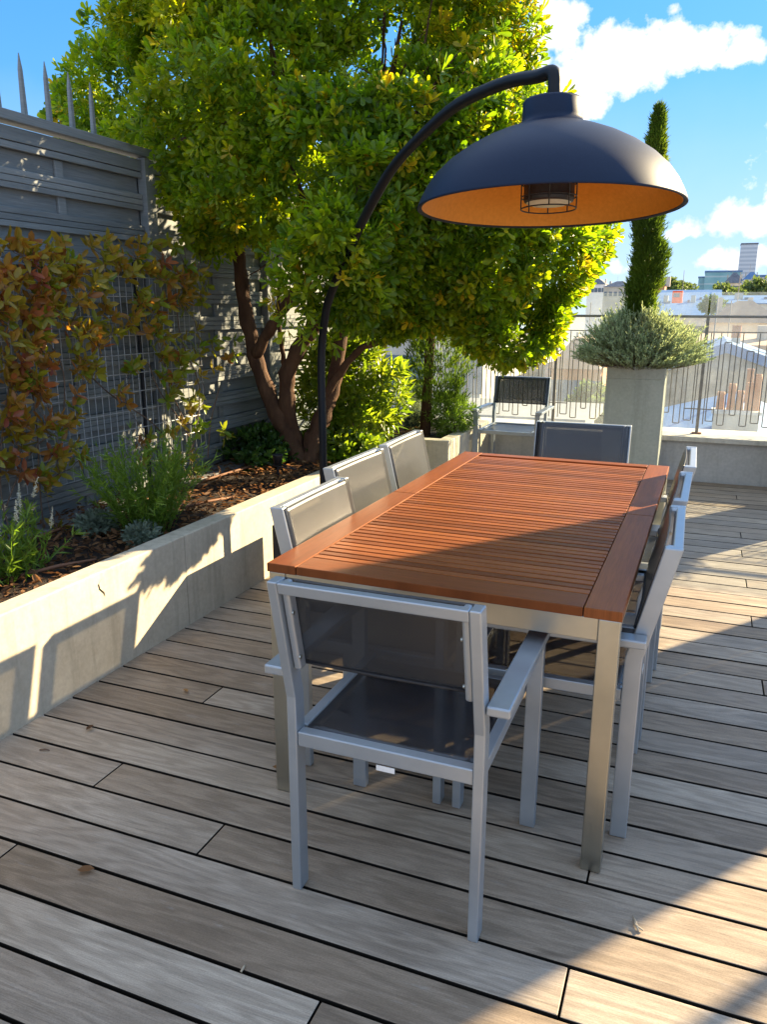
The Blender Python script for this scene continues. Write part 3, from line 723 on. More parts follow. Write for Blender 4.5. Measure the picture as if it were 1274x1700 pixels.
def bush(name, loc, r, n, leafn, L, W, mat, label, cat, tint=(.5, .2), hi=85, tpl=LEAF_LANCE, stems=9, up=.3):
    root = empty(name, loc, 0, label, cat)
    r = np.array(r); c = np.array([0, 0, r[2]*.95])
    d = unit(rng.normal(0, 1, (n, 3))); d[:, 2] = np.where(d[:, 2] < -.75, -d[:, 2], d[:, 2])
    p = c+d*r*(np.where(rng.random(n) < .65, rng.uniform(.85, 1.05, n), rng.uniform(.35, .9, n))+.10*fnoise(d, 6))[:, None]
    ax = d+np.array([0, 0, up])+rng.normal(0, .3, (n, 3))
    t = np.clip(tint[0]+tint[1]*rng.normal(0, 1, n), 0, 1)
    V, Fa, T = rosettes(p, ax, leafn, L, W, t, 20, hi, tpl)
    link('foliage', fast_mesh('foliage', V, Fa, np.clip(T, 0, 1)), MAT[mat], root)
    b = MB()
    for i in range(stems):
        q = d[i]*r*.75+c; b.tube([(q[0]*.1, q[1]*.1, -.04), (q[0]*.45, q[1]*.45, q[2]*.55), tuple(q)], [.010, .007, .003], 6)
    b.build('stems', MAT['twig'], root, smooth=True)
    return root
q = on(1, 5.35, 597, 765)
bush('laurel_bush', (q[0]-.10, 5.40, .39), (.37, .34, .43), 560, 7, .105, .045, 'laurel', 'bright yellow green broad-leaved laurel bush behind the lamp pole', 'bush', (.55, .22))
bush('feathery_shrub', (-1.95, 6.42, .39), (.20, .20, .17), 520, 8, .05, .012, 'herb', 'small feathery light green shrub at the end of the planter', 'shrub', (.75, .18))
bush('groundcover_plant', (-2.78, 4.72, .38), (.26, .30, .12), 330, 6, .05, .032, 'ivy', 'low dark green groundcover around the foot of the broad tree', 'groundcover plant', (.35, .25), tpl=LEAF_OVAL)
q = on(2, .42, 560, 765)
bush('groundcover_plant', (q[0], q[1]+.15, .38), (.30, .22, .10), 260, 6, .06, .035, 'laurel', 'low yellow green groundcover below the laurel bush', 'groundcover plant', (.5, .25), tpl=LEAF_OVAL)
bush('grey_shrub', (-2.35, 6.55, .39), (.17, .17, .15), 420, 7, .035, .008, 'lavender', 'small grey green shrub beside the dark cypress trunk', 'shrub', (.45, .2))

def wispy(loc, label):
    root = empty('wispy_herb', loc, 0, label, 'herb')
    parts = []; tw = []
    n = 150
    for i in range(n):
        a = rng.uniform(0, 6.283); rr = rng.uniform(0, .13); hh = rng.uniform(.22, .47); lean = rng.uniform(.02, .30)
        s0 = np.array([math.cos(a)*rr*.7, math.sin(a)*rr*1.1, 0]); e = s0+np.array([math.cos(a)*lean*.75, math.sin(a)*lean*1.15, hh])
        md = (s0+e)/2+np.array([0, 0, .05]); m2 = 34; w = rng.uniform(.12, 1, m2)[:, None]
        P = s0*(1-w)**2+2*md*w*(1-w)+e*w*w
        D = unit(e-md)[None]*.8+rng.normal(0, .45, (m2, 3))
        parts.append(leaves(P, D, rng.uniform(.025, .055, m2), .0055, np.clip(.35+.35*w[:, 0]+rng.normal(0, .12, m2), 0, 1), LEAF_BLADE, twist=1.))
        w = np.linspace(0, 1, 5)[:, None]; Q = s0*(1-w)**2+2*md*w*(1-w)+e*w*w
        tw.append(leaves(Q[:-1], Q[1:]-Q[:-1], np.linalg.norm(Q[1:]-Q[:-1], axis=1), .004, np.full(4, .2), LEAF_BLADE, twist=1.))
    V, Fa, T = merge(parts); link('foliage', fast_mesh('foliage', V, Fa, T), MAT['herb'], root)
    V, Fa, T = merge(tw); link('stems', fast_mesh('stems', V, Fa, T), MAT['herb'], root)
q = on(2, .40, 238, 888)
wispy((q[0]+.0, q[1]+.05, .40), 'wispy bright green herb spilling toward the planter edge')
for (px, py, s, lab) in [(160, 885, .055, 'silvery dusty plant at the left foot of the wispy herb'), (235, 900, .045, 'silvery dusty plant by the planter edge below the wispy herb')]:
    q = on(2, .40, px, py)
    bush('silver_ragwort', (q[0], q[1], .395), (s*1.25, s*1.5, s*.8), 150, 6, .036, .016, 'silver', lab, 'silver plant', (.5, .25), tpl=LEAF_OVAL, stems=5)

def speedwell(loc, label):
    root = empty('white_flowered_plant', loc, 0, label, 'flowering plant')
    parts = []; fl = []; tw = []
    for i in range(52):
        a = rng.uniform(0, 6.283); lean = rng.uniform(.02, .17); hh = rng.uniform(.12, .33); rr = rng.uniform(0, .14)
        s0 = np.array([math.cos(a)*rr*.6, math.sin(a)*rr*1.2, 0]); e = s0+np.array([math.cos(a)*lean, math.sin(a)*lean*1.2, hh])
        m2 = 22; w = rng.uniform(.05, .92, m2)[:, None]; P = s0+(e-s0)*w
        D = unit(e-s0)[None]*.9+rng.normal(0, .6, (m2, 3)); parts.append(leaves(P, D, rng.uniform(.03, .065, m2), .014, np.clip(rng.normal(.6, .2, m2), 0, 1), LEAF_LANCE, twist=.8))
        tw.append(leaves(s0[None], (e-s0)[None], np.linalg.norm(e-s0), .006, np.array([.5]), LEAF_BLADE, twist=1.))
        if i % 4 == 0:
            m3 = 80; w = rng.uniform(0, 1, m3)[:, None]; up = unit(e-s0)+np.array([.0, -.15*math.sin(i), .4]); up = up/np.linalg.norm(up)
            Q = e+up*w*.085; D = rng.normal(0, 1, (m3, 3))+up; fl.append(leaves(Q, D, .013*(1.15-w[:, 0]*.7), .007, rng.uniform(0, 1, m3), LEAF_LANCE, twist=1.))
    V, Fa, T = merge(parts+tw); link('foliage', fast_mesh('foliage', V, Fa, T), MAT['herb'], root)
    V, Fa, T = merge(fl); link('flower_spikes', fast_mesh('flower_spikes', V, Fa, T), MAT['flower'], root)
q = on(2, .40, 18, 972)
speedwell((q[0]-.05, q[1]+.02, .40), 'bushy plant with white flower spikes at the near end of the planter')

def build_vine():
    # sprays of copper leaves climbing the trellis; their places measured on the trellis plane
    regs = [((0, 398, 130, 470), 60), ((120, 400, 345, 470), 78), ((0, 460, 80, 590), 66), ((60, 470, 170, 560), 46), ((0, 590, 50, 800), 30), ((240, 440, 345, 520), 46), ((215, 500, 265, 540), 10),
            ((120, 545, 165, 620), 24), ((185, 535, 265, 560), 14), ((20, 600, 95, 680), 24), ((205, 595, 235, 625), 7), ((265, 560, 340, 720), 46), ((250, 530, 330, 600), 18), ((60, 690, 140, 770), 26),
            ((0, 700, 60, 790), 14), ((185, 640, 215, 675), 6), ((110, 640, 140, 710), 8), ((210, 720, 245, 770), 8), ((330, 560, 390, 620), 10), ((355, 700, 382, 735), 4), ((270, 750, 330, 790), 8), ((55, 780, 110, 840), 10), ((75, 870, 95, 900), 3), ((320, 770, 340, 790), 3), ((160, 480, 250, 535), 14)]
    X = -2.83; base = np.array([X, 3.0, .40])
    root = empty('copper_vine', base, 0, 'copper and green leaved climbing shrub trained over the wire trellis', 'climbing shrub')
    C = []; T0 = []
    for (a, b_, c, d), n in regs:
        for _ in range(int(n*.60)):
            px, py = rng.uniform(a, c), rng.uniform(b_, d)
            p = on(0, X+rng.uniform(-.015, .07), px, py); C.append(p)
            T0.append(np.clip(.44+.40*(px/345)**1.3*.8+rng.normal(0, .20), 0, 1))
    # the same growth goes on along the trellis towards the viewer
    for _ in range(150):
        C.append(np.array([X+rng.uniform(-.015, .07), rng.uniform(1.6, 2.62), rng.uniform(.75, 1.72)])); T0.append(np.clip(rng.normal(.4, .2), 0, 1))
    C = np.array(C); T0 = np.array(T0)
    ax = np.array([1.0, .0, .35])+rng.normal(0, .45, C.shape)
    V, Fa, T = rosettes(C-base, ax, 7, .064, .033, T0, 22, 98, LEAF_OVAL, .25)
    link('foliage', fast_mesh('foliage', V, Fa, np.clip(T, 0, 1)), MAT['vine'], root)
    b = MB()
    for pts in [[(330, 760), (300, 700), (265, 650), (245, 600)], [(318, 800), (280, 735), (250, 700), (190, 660), (150, 625)], [(310, 790), (325, 720), (330, 640), (300, 560), (290, 470)], [(72, 880), (65, 800), (60, 700), (40, 560), (30, 450)],
                [(20, 900), (0, 800), (15, 640), (60, 520), (120, 440)], [(105, 690), (107, 640), (100, 600), (85, 575)], [(345, 760), (350, 700), (365, 640)], [(10, 840), (30, 790), (60, 740), (90, 720)], [(318, 800), (316, 730), (285, 650), (272, 600)]]:
        b.tube([tuple(p-base) for p in crom([on(0, X-.01, *p) for p in pts], 5)], .0038, 5)
    order = np.argsort(C[:, 2])
    for i in order:
        dd = C-C[i]; ok = (dd[:, 2] < -.02); 
        if not ok.any(): continue
        dist = np.where(ok, (dd**2).sum(1), 9.0); k = int(np.argmin(dist))
        if dist[k] > .09: continue
        a, c = C[i]-base, C[k]-base; md = (a+c)/2+rng.normal(0, .012, 3); b.tube([tuple(a), tuple(md), tuple(c)], [.0016, .002, .0024], 4, cap=False)
    b.build('stems', MAT['twig'], root, smooth=True)
build_vine()

# ------------------------------------------------------------------ table
TC = (-.599, 2.832); TRZ = R(-.702)
def build_table():
    root = empty('dining_table', (TC[0], TC[1], 0), TRZ, 'long dining table with a slatted red hardwood top on square steel legs', 'table')
    W, L, z0, z1 = .984, 1.956, .714, .74
    hx, hy = W/2, L/2; rw = .092
    b = MB()
    for sx in (-1, 1):
        a, c = sorted((sx*hx, sx*(hx-rw)))
        b.cur = -.35-.3*(sx > 0); b.box((a, -hy, z0), (c, -.0012, z1))
        b.cur = -.45-.1*(sx > 0); b.box((a, .0012, z0), (c, hy, z1))
    xi = hx-rw-.0025
    b.cur = .35; b.box((-xi, -hy+.001, z0), (xi, -hy+.098, z1-.0006))
    b.cur = .5; b.box((-xi, hy-.06, z0), (xi, hy-.001, z1-.0006))
    y = -hy+.098+.0065; pitch = .0362; i = 0
    while y+pitch < hy-.06:
        w = .0292
        if i in (24, 25): w = .034
        b.cur = float(rng.uniform(.1, .95)); dz = rng.uniform(-.0007, .0003)
        b.box((-xi, y, z0+.004), (xi, y+w, z1+dz-.0012)); y += w+(.0070 if i not in (8, 17, 24, 33, 41) else .010); i += 1
    b.build('tabletop', MAT['table'], root, bevel=.0022)
    bb = MB()
    for x in (-.22, .0, .22): bb.box((x-.02, -hy+.08, z0-.022), (x+.02, hy-.07, z0+.002))
    bb.build('bearers', MAT['under'], root)
    lg = .052; ins = .004
    ap = MB(); az0, az1 = .655, z0-.001
    for sy in (-1, 1):
        a, c = sorted((sy*(hy-ins-.004), sy*(hy-ins-.030))); ap.box((-hx+ins+lg, a, az0), (hx-ins-lg, c, az1))
    for sx in (-1, 1):
        a, c = sorted((sx*(hx-ins-.006), sx*(hx-ins-.032))); ap.box((a, -hy+ins+lg, az0), (c, hy-ins-lg, az1))
    ap.build('apron', MAT['steel'], root, bevel=.0015)
    for sx in (-1, 1):
        for sy in (-1, 1):
            xa, xb = sorted((sx*(hx-ins), sx*(hx-ins-lg))); ya, yb = sorted((sy*(hy-ins), sy*(hy-ins-lg)))
            MB().box((xa, ya, 0.002), (xb, yb, z0-.0005)).build('leg', MAT['steel'], root, bevel=.0025)
build_table()

# ------------------------------------------------------------------ chairs
def make_chair():
    root = empty('garden_chair', (0, 0, 0), 0, 'silver armchair with dark mesh seat and back at the near end of the table', 'chair', 'silver mesh garden armchairs')
    hw = .245; sl_ = .234
    yb = lambda z: -sl_*max(z-.54, 0)
    for s in (-1, 1):
        a, c = sorted((s*hw, s*(hw-.025)))
        b = MB(); b.prism([(0, .001), (.045, .001), (.045, .50), (.0435, .55), (.030, .60), (-.030, .86), (-.075, .86), (-.012, .59), (-.001, .545), (0, .50)], a, c, 'x')
        b.build('rear_leg', MAT['alu'], root, bevel=.003)
        a, c = sorted((s*.241, s*.284))
        MB().box((a, .472, .001), (c, .498, .5975)).build('front_leg', MAT['alu'], root, bevel=.003)
        a, c = sorted((s*.2465, s*.299))
        MB().box((a, -.008, .598), (c, .510, .621)).build('armrest', MAT['alu'], root, bevel=.004)
        a, c = sorted((s*.218, s*.199))
        b = MB(); b.prism([(.044+yb(.622), .622), (.044+yb(.858), .8585), (.012+yb(.858), .8585), (.012+yb(.622), .622)], a, c, 'x')
        b.build('sling_rail', MAT['alu'], root, bevel=.007, seg=3)
    b = MB(); b.prism([(-.0745, .859), (-.049, .859), (-.0425, .831), (-.068, .831)], -.2195, .2195, 'x'); b.build('top_rail', MAT['alu'], root, bevel=.003)
    # seat frame: two side rails, rear and front rail
    b = MB()
    for s in (-1, 1):
        a, c = sorted((s*.240, s*.214)); b.box((a, .0455, .418), (c, .4975, .452))
    b.box((-.2195, .004, .414), (.2195, .034, .453)); b.box((-.2135, .470, .416), (.2135, .4955, .447))
    b.build('seat_frame', MAT['alu'], root, bevel=.003)
    # woven seat, slightly dished
    nx, ny = 14, 14; V = []; q = []
    for j in range(ny+1):
        for i in range(nx+1):
            u, v = i/nx, j/ny; V.append((-.2125+.425*u, .036+.432*v, .447-.014*math.sin(math.pi*u)*math.sin(math.pi*v)**.6))
    for j in range(ny):
        for i in range(nx): q.append((j*(nx+1)+i, j*(nx+1)+i+1, (j+1)*(nx+1)+i+1, (j+1)*(nx+1)+i))
    o = MB().add(V, q).build('seat', MAT['sling_dark'], root, smooth=True); m_ = o.modifiers.new('thick', 'SOLIDIFY'); m_.thickness = .0022
    V = []; q = []
    for j in range(ny+1):
        for i in range(nx+1):
            u, v = i/nx, j/ny; z = .632+.2265*v; V.append((-.238+.476*u, .0475+yb(z)-.006*math.sin(math.pi*u), z))
    for j in range(ny):
        for i in range(nx): q.append((j*(nx+1)+i, j*(nx+1)+i+1, (j+1)*(nx+1)+i+1, (j+1)*(nx+1)+i))
    o = MB().add(V, q).build('backrest', MAT['sling_dark'], root, smooth=True); m_ = o.modifiers.new('thick', 'SOLIDIFY'); m_.thickness = .0022
    b = MB(); b.tube([(-.2305, .0465+yb(.632), .632), (0, .0405+yb(.632), .632), (.2305, .0465+yb(.632), .632)], .0045, 8); b.build('hem', MAT['hem'], root, smooth=True)
    for s in (-1, 1):
        for z in (.66, .78): MB().tube([(s*.1995, .018+yb(z), z), (s*.1955, .018+yb(z), z)], .005, 8).build('bolt', MAT['steel'], root)
    MB().box((-.012, .001, .400), (.034, .0022, .4135)).build('care_tag', MAT['tag'], root)
    return root
chair0 = make_chair()
places = [((-.606, 1.503), 0, 'silver armchair at the near end of the table, its mesh back turned to the viewer'),
          ((-.075, 2.27), 90, 'nearest of the three armchairs along the shaded long table side, by the steel leg'),
          ((-.070, 2.83), 90, 'middle armchair of the three along the shaded long side of the table'),
          ((-.058, 3.42), 90, 'armchair of the shaded long side of the table nearest the parapet'),
          ((-1.105, 2.26), -90, 'nearest of the three sunlit armchairs backed toward the planter wall'),
          ((-1.215, 2.86), -90, 'sunlit armchair second in the row beside the planter wall, next to the lamp pole'),
          ((-1.222, 3.42), -90, 'sunlit armchair of the planter side row nearest the cream planter corner'),
          ((-.550, 4.165), 180, 'armchair at the far table end, its dark mesh back before the pillar planter'),
          ((-1.46, 6.93), 180, 'lone armchair standing against the parapet, away from the table')]
for i, ((x, y), rz, lab) in enumerate(places):
    c = chair0 if i == 0 else copy_tree(chair0)
    c.location = (x, y, 0); c.rotation_euler = (0, 0, R(rz+(0, .6, -.8, .5, .4, -1.0, .8, 1.0, -1.5)[i])); c['label'] = lab

# ------------------------------------------------------------------ heat lamp
def build_lamp():
    d = ray(917, 340); d = ray(911, 347); dc = CAM+d*2.46
    base = np.array([-1.80, 3.65, 0.])
    root = empty('heat_lamp', tuple(base), 0, 'tall black arc lamp with a wide dark dome lined in gold, hanging over the table', 'heat lamp')
    h = np.array([dc[0]-base[0], dc[1]-base[1]]); h = h/np.linalg.norm(h); nrm = np.array([-h[1], h[0], 0])
    def pl(px, py):
        r_ = ray(px, py); t = (base-CAM) @ nrm/(r_ @ nrm); return CAM+r_*t
    pts = [base+np.array([0, 0, z]) for z in (.40, .8, 1.2)]
    pts += [pl(*p) for p in [(541, 520), (549, 490), (563, 455), (580, 415), (602, 368), (626, 322), (655, 275), (700, 226), (760, 174), (838, 138), (893, 127)]]
    end = np.array([dc[0], dc[1], dc[2]])
    top = pts[-1]; cz = top[2]
    pts += [np.array([end[0], end[1], 0])-np.array([h[0], h[1], 0])*.012+np.array([0, 0, cz-.004]), end+np.array([0, 0, cz-end[2]-.045]), end+np.array([0, 0, .295])]
    c = crom([p-base for p in pts], 7)
    n = len(c); b = MB(); b.tube([tuple(p) for p in c], [.0205]*n, 14)
    b.build('arm', MAT['arm'], root, smooth=True)
    MB().box((-.07, -.44, .004), (.34, .26, .425)).build('base', MAT['black'], root, bevel=.012, seg=3)
    MB().tube([(0, 0, .42), (0, 0, .435)], .05, 20).build('collar', MAT['lamp'], root)
    e = tuple(end-base)
    prof = [(.397, .004), (.408, -.001), (.4115, .001), (.410, .006), (.401, .028), (.383, .062), (.357, .098), (.318, .134), (.269, .168), (.215, .197), (.160, .220), (.118, .234), (.100, .242), (.093, .252), (.091, .262), (.091, .305), (.086, .312), (.03, .313), (.0, .313)]
    def tilt(b):          # the dome hangs a little tipped toward the near end of the table
        ax = Vector((CR[0], CR[1], 0)); T = Matrix.Translation(Vector(e)) @ Matrix.Rotation(R(-2.6), 4, ax) @ Matrix.Translation(-Vector(e))
        b.v = [tuple(T @ Vector(p)) for p in b.v]; return b
    sh = tilt(MB().lathe(prof, 72, e)).build('shade', MAT['lamp'], root, smooth=True)
    inn = [(.397, .005), (.390, .026), (.375, .060), (.346, .095), (.306, .130), (.258, .163), (.205, .190), (.150, .211), (.10, .223), (.0, .227)]
    tilt(MB().lathe(inn, 72, e)).build('gold_lining', MAT['gold'], root, smooth=True)
    ht = tilt(MB().lathe([(0, .222), (.075, .222), (.078, .215), (.078, .03), (.076, .022), (.070, .018)], 36, e)).build('heater', MAT['black'], root, smooth=False)
    tilt(MB().lathe([(.070, .0185), (.055, .012), (.03, .009), (0, .008)], 36, e)).build('lens', MAT['bulb'], ht, smooth=True)
    cg = MB()
    for z in (.0, .035, .075, .115, .155):
        cg.tube([(e[0]+.085*math.cos(a), e[1]+.085*math.sin(a), e[2]+z) for a in np.linspace(0, 2*math.pi, 37)], .0022, 6, cap=False)
    for k in range(8):
        a = k*math.pi/4+.2; x, y = e[0]+.085*math.cos(a), e[1]+.085*math.sin(a); cg.tube([(x, y, e[2]-.002), (x, y, e[2]+.20)], .0022, 6)
    tilt(cg).build('guard', MAT['black'], ht, smooth=True)
build_lamp()

# ------------------------------------------------------------------ parapet, railing, glass
def build_parapet():
    b = MB(); b.box((-2.98, 7.17, -.05), (6.4, 7.58, .343)); o = b.build('parapet', MAT['parapet'], bevel=.004)
    tag(o, 'low rendered parapet wall at the far edge of the terrace', 'parapet')
    c = MB(); xs = [-2.98, -2.0, -.8, 1.2, 2.6, 4.2, 6.4]
    for a, d in zip(xs[:-1], xs[1:]): c.box((a+.0015, 7.125, .3435), (d-.0015, 7.66, .387))
    c.build('coping', MAT['coping'], o, bevel=.006)
    root = empty('railing', (0, 7.35, .387), 0, 'grey wrought iron railing with a clear wind screen on the parapet', 'railing')
    Z = lambda z: z-.387
    posts = [-2.49, -1.24, .012, 1.26, 2.51, 3.76]
    b = MB(); b.box((-2.98, -.018, Z(1.368)), (6.0, .018, Z(1.390))); b.build('top_rail', MAT['iron'], root, bevel=.004)
    for x in posts:
        p = MB().box((x-.013, -.013, 0), (x+.013, .013, Z(1.3675))).build('post', MAT['iron'], root, bevel=.002)
        MB().box((x-.04, -.035, 0), (x+.04, .035, .010)).build('foot', MAT['rust'], p, bevel=.002)
    w = .0040
    def bar(b, x0, z0, x1, z1):
        if x0 == x1: b.box((x0-w, -w, Z(z0)), (x0+w, w, Z(z1)))
        else: b.box((x0+w, -w, Z(z0)-w), (x1-w, w, Z(z0)+w))
    for x0, x1 in zip(posts[:-1], posts[1:]):
        L = x1-x0; mid = (x0+x1)/2+.0
        nU = 7
        for k in range(nU):
            b = MB(); u = (k+.5)/nU; hw_ = (.030, .022)[k % 2]; zb = (.50, .56)[k % 2]; a, c = x0+u*L-hw_, x0+u*L+hw_
            bar(b, a, zb, a, 1.246); bar(b, c, zb, c, 1.246); bar(b, a, zb, c, zb)
            b.build('baluster', MAT['iron'], root)
        for k in range(nU+1):
            b = MB(); u = k/nU; hw_ = .026; zb = .47
            if k in (0, nU):
                a = x0+(.040 if k == 0 else L-.040); bar(b, a, zb, a, 1.246)
            else:
                a, c = x0+u*L-hw_, x0+u*L+hw_; zt = (1.10, 1.17)[k % 2]
                bar(b, a, zb, a, zt); bar(b, c, zb, c, zt); bar(b, a, zb, c, zb); bar(b, a, zt, c, zt)
            b.build('baluster', MAT['iron'], root)
        for sgn, xp in ((1, x0), (-1, x1)):
            b = MB(); q = sorted((xp+sgn*(.013-w), xp+sgn*(.115+w))); bar(b, q[0], .60, q[1], .60); b.v = [(p[0], p[1]+.0105, p[2]) for p in b.v]; b.build('bracket', MAT['iron'], root)
        b = MB(); bar(b, x0+.013-w, 1.252, x1-.013+w, 1.252); b.build('middle_rail', MAT['iron'], root)
        # diamond under the top rail
        b = MB(); s = .052; cz = 1.308
        ring = [(0, s), (s, 0), (0, -s), (-s, 0)]
        for i in range(4):
            a, c = ring[i], ring[(i+1) % 4]; b.tube([(mid+a[0], 0, Z(cz)+a[1]), (mid+c[0], 0, Z(cz)+c[1])], .0065, 6)
        b.tube([(mid, -.006, Z(cz)-.016), (mid, 0, Z(cz)+.016)], [.014, .003], 8)
        b.build('diamond', MAT['iron'], root)
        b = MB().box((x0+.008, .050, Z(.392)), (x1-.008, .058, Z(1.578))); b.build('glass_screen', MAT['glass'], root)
        b = MB()
        for z in (.70, 1.30): b.tube([(x0+.0, .012, Z(z)), (x0+.0, .052, Z(z))], .010, 8)
        b.build('clamp', MAT['steel'], root)
build_parapet()

# ------------------------------------------------------------------ things beyond the right edge that cast the long shadows
pv = lavender((1.13, 6.80, .965), 'silver lavender mound on the second pillar planter, farther along the parapet', n=900, spikes=False)
pillar((1.13, 6.80, 0), 'second square grey pillar planter, farther along the parapet')
def build_shadow_casters():  # unseen stack added to cast the long shadow, shoulder shaped for its edge
    s = np.array([math.sin(AZ), math.cos(AZ)]); n = np.array([math.cos(AZ), -math.sin(AZ)])
    c = n*(-1.425)+s*6.5
    root = empty('shadow_stack', (c[0], c[1], 0), -AZ, 'unseen chimney-like stack with a lower shoulder, added to cast the long shadow', 'chimney')
    MB().box((-.41, -.5, 0), (.41, .5, 3.30)).build('shaft', MAT['parapet'], root, bevel=.01)
    MB().box((-.44, -.53, 3.30), (.44, .53, 3.36)).build('cap', MAT['coping'], root, bevel=.01)
    MB().box((-.62, -.45, 0), (-.412, .45, 1.85)).build('shoulder', MAT['parapet'], root, bevel=.01)
    for y in (-.28, .05, .33): MB().lathe([(.10, 0), (.085, .28), (.10, .30), (.07, .30), (.07, 0)], 20, (0, y, 3.36)).build('chimney_pot', MAT['pot'], root, smooth=True)
    c = n*(-.755)+s*6.5  # unseen mast added for the narrow shadow strip on the deck
    r2 = empty('mast', (c[0], c[1], 0), 0, 'unseen slim steel mast beside the shadow stack, added to cast a narrow strip of shadow', 'mast')
    MB().tube([(0, 0, 0), (0, 0, 3.6)], .028, 12).build('pole', MAT['steel'], r2, smooth=True)
    MB().box((-.09, -.09, 0.001), (.09, .09, .012)).build('base_plate', MAT['steel'], r2)
MAT['pot'] = mottled('terracotta', (.36, .13, .06), (.46, .18, .085), 8, .8)
build_shadow_casters()
def standard_tree():  # unseen tree added to shade the lamp dome, stem bent behind the stack
    p = (3.27, 6.72, 0); dx, dy = 2.35-p[0], 7.03-p[1]
    root = empty('shadow_tree', p, 0, 'unseen leaning round-headed tree in a grey pot, added to shade the lamp dome', 'potted tree')
    MB().lathe([(0, .004), (.17, .004), (.22, .46), (.225, .48), (.20, .48), (.195, .44), (0, .44)], 28).build('pot', MAT['pillar'], root, smooth=False)
    MB().tube([tuple(q) for q in crom([(0, 0, .44), (0, 0, 2.0), (-.02, 0, 3.05), (dx*.35, dy*.35, 3.5), (dx, dy, 3.8)], 6)], list(np.linspace(.04, .015, 25)), 10).build('trunk', MAT['bark'], root, smooth=True)
    n = 1100; d = unit(rng.normal(0, 1, (n, 3))); q = d*np.array([.46, .46, .36])*(rng.uniform(.5, 1.04, n)+.10*fnoise(d, 7))[:, None]; q += np.array([dx, dy, 3.93])
    V, Fa, T = rosettes(q, d+np.array([0, 0, .3]), 8, .06, .026, np.clip(rng.normal(.4, .15, n), 0, 1), 18, 85, LEAF_OBOV)
    link('crown', fast_mesh('crown', V, Fa, np.clip(T, 0, 1)), MAT['tree'], root)
standard_tree()

# ------------------------------------------------------------------ small things
def fallen(px, py, L, rz, t, lab, mat='dry'):
    p = on(2, 0, px, py); d = np.array([[math.cos(rz), math.sin(rz), .0]])
    V, Fa, T = leaves(np.array([[0, 0, 0.]]), d, L, L*.62, np.array([t]), LEAF_OVAL, twist=0)
    V = V*1.0; V[:, 2] += .010+.25*np.abs(V[:, 1])*.5
    o = link('fallen_leaf', fast_mesh('fallen_leaf', V, Fa, T), MAT[mat]); o.location = tuple(p)
    tag(o, lab, 'leaf', 'fallen leaves on the deck')
fallen(128, 1450, .045, .5, .45, 'brown curled leaf on the open boards at the near left of the deck')
fallen(306, 1147, .035, -.6, .95, 'yellow leaf on the deck boards between planter wall and table leg')
fallen(338, 1014, .032, .3, .9, 'yellow leaf on the sunlit boards at the foot of the planter wall')
fallen(143, 1216, .035, 1.5, .05, 'dark leaf on the boards near the shadowed planter foot')
fallen(452, 1277, .040, .1, .7, 'pale dry leaf at the foot of the left table leg')
MAT['drytwig'] = mottled('pale_twig', (.36, .29, .20), (.46, .38, .27), 40, .8)
def twigs(px, py, L, rz, lab, mat='drytwig', two=False):
    p = on(2, 0, px, py); b = MB()
    b.tube([(-L/2*math.cos(rz), -L/2*math.sin(rz), .004), (0, .002, .006), (L/2*math.cos(rz), L/2*math.sin(rz), .004)], [.0025, .003, .0015], 6)
    if two: b.tube([(L/2*math.cos(rz), L/2*math.sin(rz), .004), (.0, -.008, .006), (-L/2*math.cos(rz+.5), -L/2*math.sin(rz+.5), .004)], [.0015, .003, .002], 6)
    o = b.build('twig', MAT[mat], smooth=True); o.location = tuple(p); tag(o, lab, 'twig')
twigs(1056, 1535, .05, 1.9, 'pale forked twig on the boards at the edge of the long shadow', 'drytwig' if 'drytwig' in MAT else 'tag', True)
twigs(74, 1247, .035, .3, 'thin dark twig on the boards near the planter foot', 'twig')
twigs(404, 1610, .02, 1.6, 'tiny pale twig stuck in a board gap before the near chair')
def garden_spot():
    p = on(2, .41, 462, 792); root = empty('garden_spotlight', (p[0], p[1], .40), .6, 'small dark garden spotlight with a looped cable in the mulch', 'spotlight')
    MB().tube([(0, 0, -.05), (0, 0, .09)], .008, 8).build('spike', MAT['black'], root)
    MB().lathe([(0, 0), (.022, .0), (.034, .07), (.036, .075), (.030, .075), (.028, .06), (0, .055)], 18, (0, 0, .08)).build('head', MAT['black'], root, smooth=True)
    a = np.linspace(0, 6.0, 30); b = MB(); b.tube([(.03+.07*math.cos(t)+.02*t/6, .05*math.sin(t), .05+.04*math.sin(t*.5)) for t in a], .0045, 6); b.build('cable', MAT['black'], root, smooth=True)
    p = on(2, .40, 672, 712); root = empty('bollard_light', (p[0], p[1]+.35, .38), 0, 'short black bollard light beside the dark cypress trunk', 'garden light')
    MB().tube([(0, 0, 0), (0, 0, .30)], .022, 14).build('post', MAT['black'], root, smooth=True)
    MB().lathe([(0, .0), (.045, .0), (.05, .02), (.045, .05), (.0, .07)], 18, (0, 0, .30)).build('head', MAT['lamp'], root, smooth=True)
    p = on(2, .40, 682, 715); root = empty('utility_box', (p[0], p[1]+.1, .38), .2, 'dark green plastic box on the soil next to the laurel bush', 'box')
    MB().prism([(-.085, -.07), (.085, -.07), (.085, .07), (-.085, .07)], 0, .17).build('body', MAT['greenbox'], root, bevel=.008)
    MB().box((-.092, -.077, .171), (.092, .077, .19)).build('lid', MAT['greenbox'], root, bevel=.006)
MAT['greenbox'] = mottled('dark_green_plastic', (.025, .055, .05), (.04, .08, .07), 12, .5)
garden_spot()

